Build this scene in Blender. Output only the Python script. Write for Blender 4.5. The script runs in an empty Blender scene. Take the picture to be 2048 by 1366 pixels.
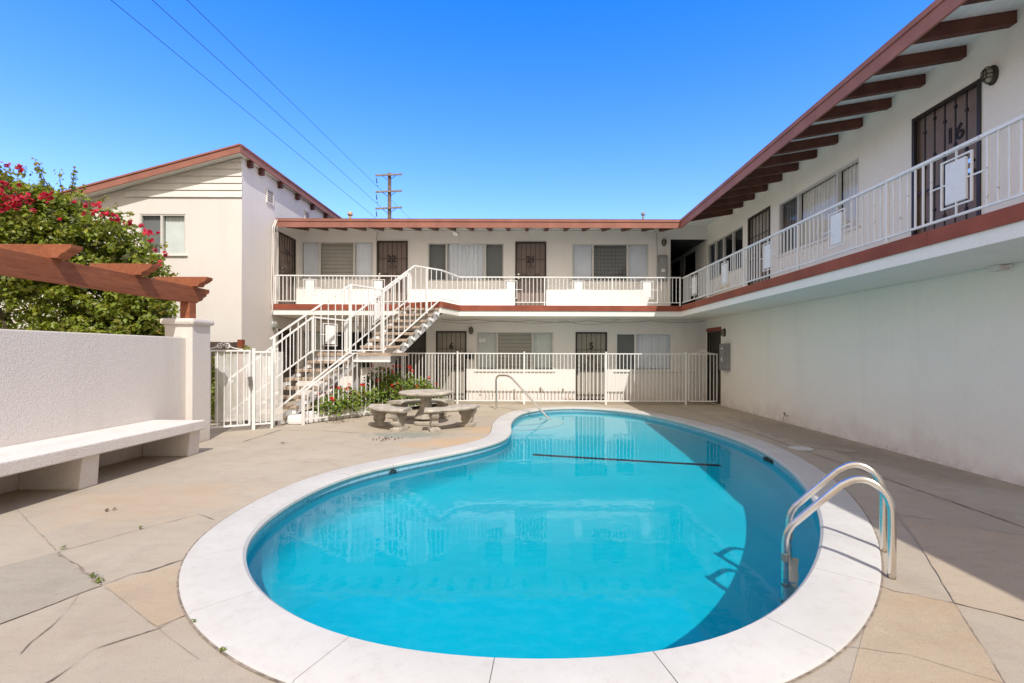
import bpy, bmesh, math, random
from mathutils import Vector, Matrix
from math import sin, cos, pi, radians, sqrt, atan2, floor
random.seed(7)
sc = bpy.context.scene
COL = sc.collection
V = Vector

# ---------------------------------------------------------------- helpers
F_PX, VX, VY, EYE = 959.0, 1050.0, 706.0, 1.43      # camera calibration, used to place the ground joints
def gnd(px, py):
    y = F_PX * EYE / (py - VY)
    return ((px - VX) * y / F_PX, y)
def at(px, py, Y):
    return V(((px - VX) * Y / F_PX, Y, EYE - (py - VY) * Y / F_PX))

ORG = {}
def origin(o):
    while o.parent: o = o.parent
    return ORG.get(o.name, V((0, 0, 0)))
def props(o, label=None, cat=None, group=None, kind=None):
    if label: o['label'] = label
    if cat: o['category'] = cat
    if group: o['group'] = group
    if kind: o['kind'] = kind
    return o
def thing(name, label, cat, loc=(0, 0, 0), group=None):
    o = bpy.data.objects.new(name, None)
    o.empty_display_size = .1
    COL.objects.link(o); o.location = loc; ORG[o.name] = V(loc)
    return props(o, label, cat, group)
def link(name, me, parent=None, loc=None):
    o = bpy.data.objects.new(name, me); COL.objects.link(o)
    if parent: o.parent = parent
    if loc is not None:
        o.location = V(loc) - (origin(parent) if parent else V((0, 0, 0)))
    return o

class MB:
    def __init__(s): s.v = []; s.f = []; s.c = []
    def add(s, vs, fs, col=None):
        n = len(s.v); s.v += [tuple(p) for p in vs]
        s.f += [tuple(i + n for i in f) for f in fs]
        s.c += [col] * len(fs)
        return s
    def box(s, x0, x1, y0, y1, z0, z1):
        return s.hexa([(x0, y0, z0), (x1, y0, z0), (x1, y1, z0), (x0, y1, z0), (x0, y0, z1), (x1, y0, z1), (x1, y1, z1), (x0, y1, z1)])
    def hexa(s, p):
        return s.add(p, [(0, 3, 2, 1), (4, 5, 6, 7), (0, 1, 5, 4), (1, 2, 6, 5), (2, 3, 7, 6), (3, 0, 4, 7)])
    def quad(s, a, b, c, d, col=None): return s.add([a, b, c, d], [(0, 1, 2, 3)], col)
    def bar(s, p, q, w, h=None, up=(0, 0, 1)):
        h = h or w; p = V(p); q = V(q); d = (q - p).normalized(); up = V(up)
        if abs(d.dot(up)) > .98: up = V((0, 1, 0)) if abs(d.z) > .9 else V((0, 0, 1))
        a = d.cross(up).normalized(); b = a.cross(d)
        a *= w / 2; b *= h / 2
        return s.hexa([p - a - b, p + a - b, p + a + b, p - a + b, q - a - b, q + a - b, q + a + b, q - a + b])
    def tube(s, pts, r, n=8, cap=True):
        pts = [V(p) for p in pts]; N = len(pts)
        R = r if isinstance(r, (list, tuple)) else [r] * N
        t = (pts[1] - pts[0]).normalized()
        a = t.cross(V((0, 0, 1)) if abs(t.z) < .9 else V((1, 0, 0))).normalized()
        vs = []
        for i, p in enumerate(pts):
            t = (pts[min(i + 1, N - 1)] - pts[max(i - 1, 0)])
            if t.length < 1e-9: t = V((0, 0, 1))
            t.normalize()
            a = (a - t * a.dot(t)).normalized(); b = t.cross(a)
            for k in range(n):
                th = 2 * pi * k / n
                vs.append(p + (a * cos(th) + b * sin(th)) * R[i])
        fs = [(i * n + k, i * n + (k + 1) % n, (i + 1) * n + (k + 1) % n, (i + 1) * n + k) for i in range(N - 1) for k in range(n)]
        if cap: fs += [tuple(range(n))[::-1], tuple((N - 1) * n + k for k in range(n))]
        return s.add(vs, fs)
    def prism(s, pts, vec):
        vec = V(vec); n = len(pts); a = [V(p) for p in pts]; b = [p + vec for p in a]
        return s.add(a + b, [tuple(range(n))[::-1], tuple(range(n, 2 * n))] + [(i, (i + 1) % n, n + (i + 1) % n, n + i) for i in range(n)])
    def lathe(s, prof, c=(0, 0, 0), n=32, jit=0, sx=1, sy=1):
        vs = []; c = V(c)
        for r, z in prof:
            for k in range(n):
                th = 2 * pi * k / n
                j = 1 + random.uniform(-jit, jit)
                vs.append(c + V((r * j * cos(th) * sx, r * j * sin(th) * sy, z + random.uniform(-jit, jit) * .15)))
        m = len(prof)
        fs = [(i * n + k, i * n + (k + 1) % n, (i + 1) * n + (k + 1) % n, (i + 1) * n + k) for i in range(m - 1) for k in range(n)]
        fs += [tuple(range(n))[::-1], tuple((m - 1) * n + k for k in range(n))]
        return s.add(vs, fs)
    def build(s, name, mat, parent=None, smooth=False, bevel=0, fix=True):
        me = bpy.data.meshes.new(name)
        o0 = origin(parent) if parent else V((0, 0, 0))
        me.from_pydata([tuple(V(p) - o0) for p in s.v], [], s.f)
        me.materials.append(mat)
        if any(c is not None for c in s.c):
            at_ = me.color_attributes.new('Col', 'FLOAT_COLOR', 'CORNER')
            k = 0
            for f, c in zip(s.f, s.c):
                c = c or (1, 1, 1)
                for _ in f:
                    at_.data[k].color = (*c, 1); k += 1
        if fix:
            bm = bmesh.new(); bm.from_mesh(me)
            if bevel:
                bmesh.ops.remove_doubles(bm, verts=bm.verts, dist=1e-5)
            bmesh.ops.recalc_face_normals(bm, faces=bm.faces)
            if bevel:
                ed = [e for e in bm.edges if len(e.link_faces) == 2 and e.calc_face_angle(0) > .5]
                bmesh.ops.bevel(bm, geom=ed, offset=bevel, segments=2, affect='EDGES', profile=.6, clamp_overlap=True)
            bm.to_mesh(me); bm.free()
        if smooth:
            for p in me.polygons: p.use_smooth = True
            if smooth != 'all':
                try: me.set_sharp_from_angle(angle=radians(38))
                except Exception: pass
        o = bpy.data.objects.new(name, me); COL.objects.link(o)
        if parent: o.parent = parent
        return o

# ---------------------------------------------------------------- materials
def nodes(name):
    m = bpy.data.materials.new(name); m.use_nodes = True
    nt = m.node_tree; return m, nt, nt.nodes['Principled BSDF']
def N(nt, t, **kw):
    n = nt.nodes.new(t)
    for k, v in kw.items():
        if k in ('operation', 'blend_type', 'data_type', 'noise_dimensions', 'feature', 'distance', 'attribute_name', 'mode', 'wave_type', 'bands_direction', 'vector_type', 'wave_profile'): setattr(n, k, v)
        else: n.inputs[k].default_value = v
    return n
def noise(nt, vec, scale, detail=4, rough=.55):
    n = N(nt, 'ShaderNodeTexNoise', Scale=scale, Detail=detail, Roughness=rough)
    nt.links.new(vec, n.inputs['Vector']); return n.outputs['Fac']
def ramp(nt, fac, a, b, ca=0.0, cb=1.0):
    r = N(nt, 'ShaderNodeMapRange')
    nt.links.new(fac, r.inputs['Value'])
    r.inputs['From Min'].default_value = a; r.inputs['From Max'].default_value = b
    r.inputs['To Min'].default_value = ca; r.inputs['To Max'].default_value = cb
    return r.outputs['Result']
def mix(nt, fac, a, b, mode='MIX'):
    n = nt.nodes.new('ShaderNodeMixRGB'); n.blend_type = mode
    for s, v in (('Fac', fac), ('Color1', a), ('Color2', b)):
        if isinstance(v, (int, float)): n.inputs[s].default_value = v
        elif isinstance(v, tuple): n.inputs[s].default_value = (*v, 1)
        else: nt.links.new(v, n.inputs[s])
    return n.outputs['Color']
def math_(nt, op, a, b=None):
    n = nt.nodes.new('ShaderNodeMath'); n.operation = op
    for i, v in enumerate((a, b)):
        if v is None: continue
        if isinstance(v, (int, float)): n.inputs[i].default_value = v
        else: nt.links.new(v, n.inputs[i])
    return n.outputs[0]
def pos(nt): return N(nt, 'ShaderNodeNewGeometry').outputs['Position']
def scaled(nt, vec, s):
    n = nt.nodes.new('ShaderNodeMapping'); n.inputs['Scale'].default_value = s
    nt.links.new(vec, n.inputs['Vector']); return n.outputs[0]
def bump(nt, bsdf, h, strength, dist):
    b = N(nt, 'ShaderNodeBump', Strength=strength, Distance=dist)
    nt.links.new(h, b.inputs['Height']); nt.links.new(b.outputs[0], bsdf.inputs['Normal'])

def simple(name, col, rough=.6, metal=0, var=.12, vs=3, bscale=0, bstr=.3, bdist=.003, spec=.4, rust=None):
    m, nt, b = nodes(name); P = pos(nt)
    dark = tuple(c * (1 - var * 1.6) for c in col); light = tuple(min(1, c * (1 + var)) for c in col)
    c = mix(nt, ramp(nt, noise(nt, P, vs, 5), .3, .7), dark, light)
    if rust:
        c = mix(nt, ramp(nt, noise(nt, P, 22, 4), .64, .70, 0, .9), c, rust)
    nt.links.new(c, b.inputs['Base Color'])
    b.inputs['Roughness'].default_value = rough; b.inputs['Metallic'].default_value = metal
    b.inputs['Specular IOR Level'].default_value = spec
    if bscale: bump(nt, b, noise(nt, P, bscale, 3), bstr, bdist)
    return m

def stucco(name, col, dirt=(.45, .38, .31), amount=.35, grain=75, gstr=.5, foot=None, footcol=(.5, .42, .38), speck=.14):
    m, nt, b = nodes(name); P = pos(nt)
    c = mix(nt, ramp(nt, noise(nt, P, .7, 4), .35, .75), tuple(x * .95 for x in col), col)
    st = noise(nt, scaled(nt, P, (2.6, 2.6, .22)), 1.3, 6, .62)
    c = mix(nt, ramp(nt, st, .52, .8, 0, amount), c, dirt)
    sp = noise(nt, P, 5.5, 8, .7)
    c = mix(nt, ramp(nt, sp, .62, .8, 0, amount * .8), c, dirt)
    fine = noise(nt, P, grain, 3, .6)
    c = mix(nt, ramp(nt, fine, .3, .7, speck, 0), c, (col[0] * .55, col[1] * .52, col[2] * .5))
    if foot is not None:
        z = N(nt, 'ShaderNodeSeparateXYZ'); nt.links.new(P, z.inputs[0])
        h = math_(nt, 'ADD', z.outputs[2], ramp(nt, noise(nt, P, 3.2, 5), .3, .7, -.22, .22))
        c = mix(nt, ramp(nt, h, foot, foot + .38, .55, 0), c, footcol)
        h2 = math_(nt, 'ADD', z.outputs[2], ramp(nt, noise(nt, P, 9, 6, .7), .35, .7, .14, -.10))
        c = mix(nt, ramp(nt, h2, -.02, .09, .3, 0), c, (.34, .27, .23))
    nt.links.new(c, b.inputs['Base Color'])
    b.inputs['Roughness'].default_value = .92; b.inputs['Specular IOR Level'].default_value = .15
    hgt = math_(nt, 'ADD', fine, math_(nt, 'MULTIPLY', noise(nt, P, grain * .45, 6, .75), .5))
    bump(nt, b, hgt, gstr, .006)
    return m

WHT = (.87, .835, .79)
M = {}
M['stucco'] = stucco('stucco', WHT, amount=.15, foot=.05, footcol=(.66, .58, .53))
M['stucco_right'] = stucco('stucco_right', (.93, .895, .81), amount=.13, foot=.02, footcol=(.70, .62, .57), grain=60)
M['stucco_house'] = stucco('stucco_house', (.80, .748, .70), amount=.16, grain=45, gstr=.35)
M['stucco_wall'] = stucco('stucco_wall', (.75, .695, .635), amount=.24, grain=55, gstr=.8, speck=.22, foot=.02, footcol=(.55, .47, .41))
M['stucco_bench'] = stucco('stucco_bench', (.77, .715, .655), amount=.45, dirt=(.5, .42, .35), grain=50, gstr=.9, speck=.28)
M['slab_white'] = stucco('slab_white', (.91, .885, .83), amount=.08, grain=55, gstr=.35)
M['white'] = simple('white_paint', (.80, .785, .76), .45, var=.06, vs=6)
M['white_rust'] = simple('white_paint_chipped', (.81, .80, .78), .5, var=.05, rust=(.42, .30, .22))
M['white_brick'] = simple('white_brick_paint', (.82, .80, .77), .7, var=.08, vs=9, bscale=30, bdist=.01)
M['trim'] = simple('redwood_trim', (.30, .082, .048), .62, var=.14, vs=2.5, bscale=40, bdist=.002, spec=.25)
M['fascia'] = simple('fascia_paint', (.335, .145, .108), .65, var=.12, vs=2, bscale=30, bdist=.002, spec=.2)
M['rafter'] = simple('rafter_paint', (.125, .050, .036), .7, var=.2, vs=4, bscale=30, spec=.2)
M['shingle'] = simple('shingle', (.07, .062, .06), .95, var=.35, vs=14, bscale=60, bdist=.01)
M['pergola'] = simple('pergola_stain', (.34, .105, .047), .65, var=.22, vs=5, bscale=26, bdist=.004, spec=.25)
M['soffit'] = None
def wood(name, a, b_, sc_):
    m, nt, b = nodes(name); P = pos(nt)
    g = noise(nt, scaled(nt, P, sc_), 1.0, 7, .7)
    c = mix(nt, ramp(nt, g, .35, .68), a, b_)
    c = mix(nt, ramp(nt, noise(nt, P, 3.5, 5), .5, .75, 0, .5), c, tuple(x * 1.25 for x in b_))
    nt.links.new(c, b.inputs['Base Color']); b.inputs['Roughness'].default_value = .78; b.inputs['Specular IOR Level'].default_value = .2
    bump(nt, b, g, .5, .006); return m
M['pergola'] = wood('pergola_stain', (.215, .07, .035), (.335, .12, .06), (30, 2.2, 30))
M['iron'] = simple('dark_iron', (.030, .022, .018), .5, var=.2, spec=.5)
M['iron_brown'] = simple('brown_iron', (.05, .036, .029), .55, var=.2, spec=.4)
M['door_taupe'] = simple('door_taupe', (.27, .205, .18), .6, var=.08, vs=2)
M['door_beige'] = simple('door_beige', (.40, .36, .30), .6, var=.08, vs=2)
M['door_dark'] = simple('door_dark', (.10, .085, .07), .6, var=.15, vs=2)
M['door_black'] = simple('door_black', (.012, .011, .011), .7, var=.2)
M['number'] = simple('number_brown', (.028, .018, .013), .5, var=.1)
M['alu'] = simple('window_aluminium', (.62, .60, .56), .45, var=.05, metal=0)
M['alu_white'] = simple('window_white', (.80, .80, .79), .45, var=.04)
M['blind'] = simple('blind_white', (.84, .84, .83), .7, var=.04)
M['blind_blue'] = simple('blind_translucent', (.80, .82, .88), .6, var=.06, vs=1.5)
M['blind_green'] = simple('blind_grey_green', (.66, .68, .65), .7, var=.05)
M['blind_cream'] = simple('blind_cream', (.80, .77, .70), .7, var=.05)
M['screen'] = simple('insect_screen', (.38, .35, .30), .8, var=.06, vs=2)
M['grey_screen'] = simple('grey_screen', (.16, .165, .165), .8, var=.06, vs=2)
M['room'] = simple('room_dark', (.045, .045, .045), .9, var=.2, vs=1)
M['steel'] = simple('brushed_steel', (.78, .74, .68), .24, metal=1, var=.07, vs=8)
M['steel_dull'] = simple('dull_steel', (.33, .31, .28), .4, metal=.8, var=.2, vs=12)
M['galv'] = simple('galvanised', (.36, .37, .365), .55, metal=.3, var=.12, vs=5)
M['meter'] = simple('meter_grey', (.27, .27, .265), .5, var=.15, vs=6)
M['stringer'] = simple('stringer_grey', (.40, .39, .38), .5, var=.1, vs=4)
M['tread'] = simple('tread_aggregate', (.42, .325, .245), .9, var=.3, vs=28, bscale=90, bdist=.006)
M['concrete_grey'] = simple('cast_concrete', (.44, .395, .325), .95, var=.22, vs=7, bscale=60, bstr=.6, bdist=.008)
M['pipe_tan'] = simple('clay_pipe', (.56, .42, .30), .8, var=.2, vs=8)
M['pole'] = simple('pole_wood', (.20, .145, .105), .9, var=.3, vs=4)
M['crossarm'] = simple('crossarm_wood', (.30, .25, .205), .9, var=.2, vs=4)
M['wire'] = simple('wire_black', (.02, .02, .022), .6, var=.1)
M['cable'] = simple('cable_tan', (.32, .26, .20), .7, var=.25, vs=9)
M['fence_wood'] = simple('fence_wood', (.10, .07, .052), .85, var=.35, vs=6)
M['soil'] = simple('soil', (.055, .038, .028), 1, var=.4, vs=12, bscale=25, bdist=.03)
M['paper'] = simple('paper', (.80, .79, .76), .8, var=.03)
M['black'] = simple('black_box', (.02, .02, .022), .5, var=.1)
M['lamp_metal'] = simple('lamp_metal', (.075, .062, .045), .45, metal=.5, var=.3, vs=20)
M['lamp_grey'] = simple('lamp_grey', (.36, .38, .37), .5, metal=.2, var=.1, vs=20)
M['stem'] = simple('stem_brown', (.09, .06, .04), .9, var=.3)
M['crack'] = simple('crack_dirt', (.285, .23, .18), 1, var=.4, vs=20)
M['crack_faint'] = simple('joint_dirt', (.345, .285, .22), 1, var=.3, vs=12)
M['lid'] = simple('plastic_lid', (.56, .54, .50), .7, var=.1, vs=10)
M['dryleaf'] = simple('dry_leaf', (.16, .085, .05), .9, var=.3, vs=30)
M['floodlens'] = simple('flood_lens', (.72, .74, .74), .3, var=.03)

def soffit_mat():
    m, nt, b = nodes('soffit_boards'); P = pos(nt)
    sx = N(nt, 'ShaderNodeSeparateXYZ'); nt.links.new(P, sx.inputs[0])
    fr = math_(nt, 'FRACT', math_(nt, 'MULTIPLY', sx.outputs[0], 7.2))
    line = ramp(nt, math_(nt, 'ABSOLUTE', math_(nt, 'SUBTRACT', fr, .5)), .46, .5, 0, .55)
    c = mix(nt, ramp(nt, noise(nt, P, 2, 4), .3, .7), (.80, .81, .78), (.90, .90, .87))
    c = mix(nt, line, c, (.34, .35, .33))
    nt.links.new(c, b.inputs['Base Color']); b.inputs['Roughness'].default_value = .7
    return m
M['soffit'] = soffit_mat()

def glass_pane():
    m, nt, b = nodes('window_glass'); nt.nodes.remove(b)
    out = nt.nodes['Material Output']
    tr = N(nt, 'ShaderNodeBsdfTransparent'); tr.inputs[0].default_value = (.95, .97, .97, 1)
    gl = N(nt, 'ShaderNodeBsdfGlossy', Roughness=.02)
    fr = N(nt, 'ShaderNodeFresnel', IOR=1.35)
    mx = N(nt, 'ShaderNodeMixShader')
    bf = N(nt, 'ShaderNodeNewGeometry').outputs['Backfacing']
    nt.links.new(math_(nt, 'MULTIPLY', fr.outputs[0], math_(nt, 'SUBTRACT', 1.0, bf)), mx.inputs[0]); nt.links.new(tr.outputs[0], mx.inputs[1]); nt.links.new(gl.outputs[0], mx.inputs[2])
    nt.links.new(mx.outputs[0], out.inputs[0])
    return m
M['glass'] = glass_pane()

def mesh_screen():
    m, nt, b = nodes('perforated_sheet'); out = nt.nodes['Material Output']; P = pos(nt)
    b.inputs['Roughness'].default_value = .6
    c = mix(nt, ramp(nt, noise(nt, scaled(nt, P, (4, 4, .8)), 3, 4), .4, .75), (.80, .79, .76), (.62, .57, .50))
    nt.links.new(c, b.inputs['Base Color'])
    tr = N(nt, 'ShaderNodeBsdfTransparent')
    mx = N(nt, 'ShaderNodeMixShader'); mx.inputs[0].default_value = .58
    nt.links.new(tr.outputs[0], mx.inputs[1]); nt.links.new(b.outputs[0], mx.inputs[2]); nt.links.new(mx.outputs[0], out.inputs[0])
    return m
M['mesh'] = mesh_screen()

def leafmat(name, base, trans, rough=.45):
    m, nt, b = nodes(name); out = nt.nodes['Material Output']
    at_ = N(nt, 'ShaderNodeVertexColor'); at_.layer_name = 'Col'
    c = mix(nt, 1.0, at_.outputs[0], base, 'MULTIPLY')
    nt.links.new(c, b.inputs['Base Color']); b.inputs['Roughness'].default_value = rough
    t = N(nt, 'ShaderNodeBsdfTranslucent'); c2 = mix(nt, 1.0, at_.outputs[0], trans, 'MULTIPLY')
    nt.links.new(c2, t.inputs[0])
    mx = N(nt, 'ShaderNodeMixShader'); mx.inputs[0].default_value = .35
    nt.links.new(b.outputs[0], mx.inputs[1]); nt.links.new(t.outputs[0], mx.inputs[2]); nt.links.new(mx.outputs[0], out.inputs[0])
    return m
M['leaf'] = leafmat('leaf', (.175, .215, .028), (.37, .46, .03))
M['leaf_bright'] = leafmat('leaf_bright', (.22, .32, .03), (.45, .6, .04))
M['leaf_geranium'] = leafmat('leaf_geranium', (.135, .20, .03), (.28, .40, .04))
M['bract'] = leafmat('bract', (.52, .010, .045), (.62, .012, .05), .6)
M['petal'] = leafmat('petal', (.72, .035, .018), (.8, .05, .03), .6)

def deck_mat(name, tint=(1, 1, 1), spots=(), streak=.35):
    m, nt, b = nodes(name); P = pos(nt)
    a = mix(nt, ramp(nt, noise(nt, P, .55, 5), .32, .7), (.425, .362, .278), (.505, .44, .345))
    st = noise(nt, scaled(nt, P, (1.0, 2.4, 1)), 1.1, 6, .62)
    a = mix(nt, ramp(nt, st, .5, .72, 0, streak), a, (.43, .335, .225))
    a = mix(nt, ramp(nt, noise(nt, P, 2.3, 7, .7), .52, .75, 0, .4), a, (.28, .24, .205))
    a = mix(nt, ramp(nt, noise(nt, scaled(nt, P, (1, 3.2, 1)), 3.4, 9, .74), .5, .7, 0, .42), a, (.33, .275, .215))
    a = mix(nt, ramp(nt, noise(nt, scaled(nt, P, (1.6, 1, 1)), 1.9, 8, .7), .55, .74, 0, .35), a, (.56, .51, .43))
    f = noise(nt, P, 130, 2, .6)
    a = mix(nt, ramp(nt, f, .3, .72, .32, 0), a, (.22, .19, .16))
    a = mix(nt, ramp(nt, noise(nt, P, 45, 2, .5), .66, .75, 0, .4), a, (.20, .165, .13))
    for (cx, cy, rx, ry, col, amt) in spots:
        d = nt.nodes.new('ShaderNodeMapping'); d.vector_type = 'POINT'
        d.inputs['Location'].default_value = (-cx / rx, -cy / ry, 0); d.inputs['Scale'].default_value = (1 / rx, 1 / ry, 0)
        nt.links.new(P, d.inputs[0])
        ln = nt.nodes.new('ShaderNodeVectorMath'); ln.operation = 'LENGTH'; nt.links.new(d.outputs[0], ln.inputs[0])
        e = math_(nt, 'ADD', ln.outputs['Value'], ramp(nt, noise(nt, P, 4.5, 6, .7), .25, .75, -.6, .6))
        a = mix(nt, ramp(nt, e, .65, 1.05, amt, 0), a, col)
    a = mix(nt, 1.0, a, tint, 'MULTIPLY')
    nt.links.new(a, b.inputs['Base Color'])
    b.inputs['Roughness'].default_value = .93; b.inputs['Specular IOR Level'].default_value = .2
    bump(nt, b, math_(nt, 'ADD', f, noise(nt, P, 30, 4)), .35, .004)
    return m
OCH = (.52, .345, .19); GRN = (.235, .255, .215)
M['deck'] = deck_mat('deck_concrete', spots=[
    (-2.05, 8.35, .75, .35, GRN, .8), (-.95, 7.75, .55, .45, OCH, .55), (-.75, 8.9, .45, .5, OCH, .5), (-1.5, 7.5, .5, .3, OCH, .45),
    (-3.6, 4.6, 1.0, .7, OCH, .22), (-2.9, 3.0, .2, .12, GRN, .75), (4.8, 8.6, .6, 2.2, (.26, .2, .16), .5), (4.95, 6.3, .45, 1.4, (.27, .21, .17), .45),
    (4.75, 4.5, .5, .8, (.5, .45, .4), .35)])
M['deck_grey'] = deck_mat('deck_grey_slab', (.84, .86, .88), streak=.1)
M['deck_ochre'] = deck_mat('deck_ochre_slab', (1.04, .97, .88), streak=1.0)
M['deck_light'] = deck_mat('deck_light_slab', (1.05, 1.0, .95), streak=.2)
M['ground'] = simple('dirt_ground', (.22, .19, .15), 1, var=.2, vs=.3)

def coping_mat():
    m, nt, b = nodes('coping_concrete'); P = pos(nt)
    c = mix(nt, ramp(nt, noise(nt, P, 1.4, 5), .3, .75), (.50, .485, .45), (.585, .57, .54))
    c = mix(nt, ramp(nt, noise(nt, P, 14, 6, .7), .5, .78, 0, .55), c, (.43, .39, .345))
    c = mix(nt, ramp(nt, noise(nt, P, 110, 2), .3, .6, .12, 0), c, (.45, .42, .38))
    nt.links.new(c, b.inputs['Base Color']); b.inputs['Roughness'].default_value = .88
    bump(nt, b, noise(nt, P, 90, 3), .25, .003)
    return m
M['coping'] = coping_mat()

def plaster_mat():
    m, nt, b = nodes('pool_plaster'); P = pos(nt)
    c = mix(nt, ramp(nt, noise(nt, P, 1.1, 4), .3, .7), (.002, .55, .72), (.003, .60, .77))
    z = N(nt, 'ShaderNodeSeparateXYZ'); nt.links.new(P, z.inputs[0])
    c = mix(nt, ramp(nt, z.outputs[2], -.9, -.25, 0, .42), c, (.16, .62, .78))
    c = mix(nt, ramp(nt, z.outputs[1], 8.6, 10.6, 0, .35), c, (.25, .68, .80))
    c = mix(nt, ramp(nt, noise(nt, scaled(nt, P, (1, 1.6, 1)), 7, 4, .6), .42, .7, 0, .16), c, (.10, .70, .88)); c = mix(nt, ramp(nt, noise(nt, P, 26, 3, .6), .5, .72, 0, .16), c, (0, .36, .55))  # light ripples of the water put into the plaster colour as mottled tones
    nt.links.new(c, b.inputs['Base Color']); b.inputs['Roughness'].default_value = .95; b.inputs['Specular IOR Level'].default_value = 0
    return m
M['plaster'] = plaster_mat(); M['step_plaster'] = simple('step_plaster', (.20, .66, .78), .9, var=.04, spec=0)
def tile_mat():
    m, nt, b = nodes('waterline_tile'); 
    uv = N(nt, 'ShaderNodeUVMap')
    br = N(nt, 'ShaderNodeTexBrick'); br.offset = 0
    nt.links.new(uv.outputs[0], br.inputs['Vector'])
    br.inputs['Color1'].default_value = (.30, .50, .60, 1); br.inputs['Color2'].default_value = (.26, .46, .57, 1); br.inputs['Mortar'].default_value = (.20, .35, .43, 1)
    br.inputs['Scale'].default_value = 1; br.inputs['Mortar Size'].default_value = .006; br.inputs['Brick Width'].default_value = .15; br.inputs['Row Height'].default_value = .15
    P = pos(nt)
    c = mix(nt, ramp(nt, noise(nt, P, 8, 6, .7), .62, .7, 0, .8), br.outputs[0], (.05, .07, .08))
    nt.links.new(c, b.inputs['Base Color']); b.inputs['Roughness'].default_value = .25
    return m
M['tile'] = tile_mat()
M['stripe'] = simple('stripe_tile', (.001, .018, .06), .6, var=.1)

def water_mat():
    m, nt, b = nodes('pool_water'); nt.nodes.remove(b); out = nt.nodes['Material Output']
    rf = N(nt, 'ShaderNodeBsdfRefraction', IOR=1.33, Roughness=0.0); rf.inputs['Color'].default_value = (.97, 1, 1, 1)
    gl = N(nt, 'ShaderNodeBsdfGlossy', Roughness=0.0)
    P = pos(nt)
    h = math_(nt, 'ADD', noise(nt, P, 2.2, 2, .5), math_(nt, 'MULTIPLY', noise(nt, P, 11, 2, .5), .22))
    bp = N(nt, 'ShaderNodeBump', Strength=.075, Distance=.03)
    nt.links.new(h, bp.inputs['Height']); nt.links.new(bp.outputs[0], gl.inputs['Normal'])
    fr = N(nt, 'ShaderNodeFresnel', IOR=1.33)
    bf = N(nt, 'ShaderNodeNewGeometry').outputs['Backfacing']
    mx = N(nt, 'ShaderNodeMixShader')
    nt.links.new(math_(nt, 'MULTIPLY', math_(nt, 'MULTIPLY', fr.outputs[0], .72), math_(nt, 'SUBTRACT', 1.0, bf)), mx.inputs[0])
    nt.links.new(rf.outputs[0], mx.inputs[1]); nt.links.new(gl.outputs[0], mx.inputs[2]); nt.links.new(mx.outputs[0], out.inputs[0])
    return m
M['water'] = water_mat()

# ---------------------------------------------------------------- planes for facades
class Plane:
    def __init__(s, O, U, Nn): s.O = V(O); s.U = V(U); s.N = V(Nn); s.Z = V((0, 0, 1)); s.flip = s.U.cross(s.Z).dot(s.N) < 0
    def p(s, u, z, d=0): return s.O + s.U * u + s.Z * z + s.N * d
    def box(s, mb, u0, u1, z0, z1, d0, d1):
        P = s.p
        return mb.hexa([P(u0, z0, d0), P(u1, z0, d0), P(u1, z0, d1), P(u0, z0, d1), P(u0, z1, d0), P(u1, z1, d0), P(u1, z1, d1), P(u0, z1, d1)])
BACK = Plane((0, 14.3, 0), (1, 0, 0), (0, -1, 0))
RIGHT = Plane((5.41, 0, 0), (0, 1, 0), (-1, 0, 0))
HSIDE = Plane((-6.8, 0, 0), (0, 1, 0), (1, 0, 0))
HFRONT = Plane((0, 11.5, 0), (1, 0, 0), (0, -1, 0))

def wall(name, pl, u0, u1, z0, z1, ops, mat, parent, depth=.11):
    us = sorted({u0, u1} | {o[0] for o in ops} | {o[1] for o in ops}); zs = sorted({z0, z1} | {o[2] for o in ops} | {o[3] for o in ops})
    us = [u for u in us if u0 <= u <= u1]; zs = [z for z in zs if z0 <= z <= z1]
    mb = MB(); P = pl.p
    for a, b in zip(us, us[1:]):
        for c, d in zip(zs, zs[1:]):
            um, zm = (a + b) / 2, (c + d) / 2
            if any(o[0] < um < o[1] and o[2] < zm < o[3] for o in ops): continue
            mb.quad(P(a, c), P(b, c), P(b, d), P(a, d))
    for o in ops:
        a, b, c, d = o[:4]
        for q in (((a, c), (a, d)), ((b, c), (b, d)), ((a, c), (b, c)), ((a, d), (b, d))):
            (ua, za), (ub, zb) = q
            mb.quad(P(ua, za), P(ub, zb), P(ub, zb, -depth), P(ua, za, -depth))
    # a back skin so that the wall is a solid
    mb.quad(P(u0, z0, -.6), P(u1, z0, -.6), P(u1, z1, -.6), P(u0, z1, -.6))
    return mb.build(name, mat, parent, fix=False)

def text_mesh(s, size):
    cu = bpy.data.curves.new('number', 'FONT'); cu.body = s; cu.size = size; cu.extrude = .006; cu.offset = size * .022
    cu.align_x = 'CENTER'; cu.align_y = 'CENTER'
    o = bpy.data.objects.new('number', cu); COL.objects.link(o)
    dg = bpy.context.evaluated_depsgraph_get(); dg.update()
    me = bpy.data.meshes.new_from_object(o.evaluated_get(dg)); bpy.data.objects.remove(o)
    return me

def spiral(c, a, b, r, turns=1.4, n=18, flip=1):
    c = V(c); out = []
    for i in range(n + 1):
        t = i / n; th = 2 * pi * turns * t; rr = r * (1 - .8 * t)
        out.append(c + V(a) * (cos(th) * rr) * flip + V(b) * sin(th) * rr)
    return out

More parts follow.
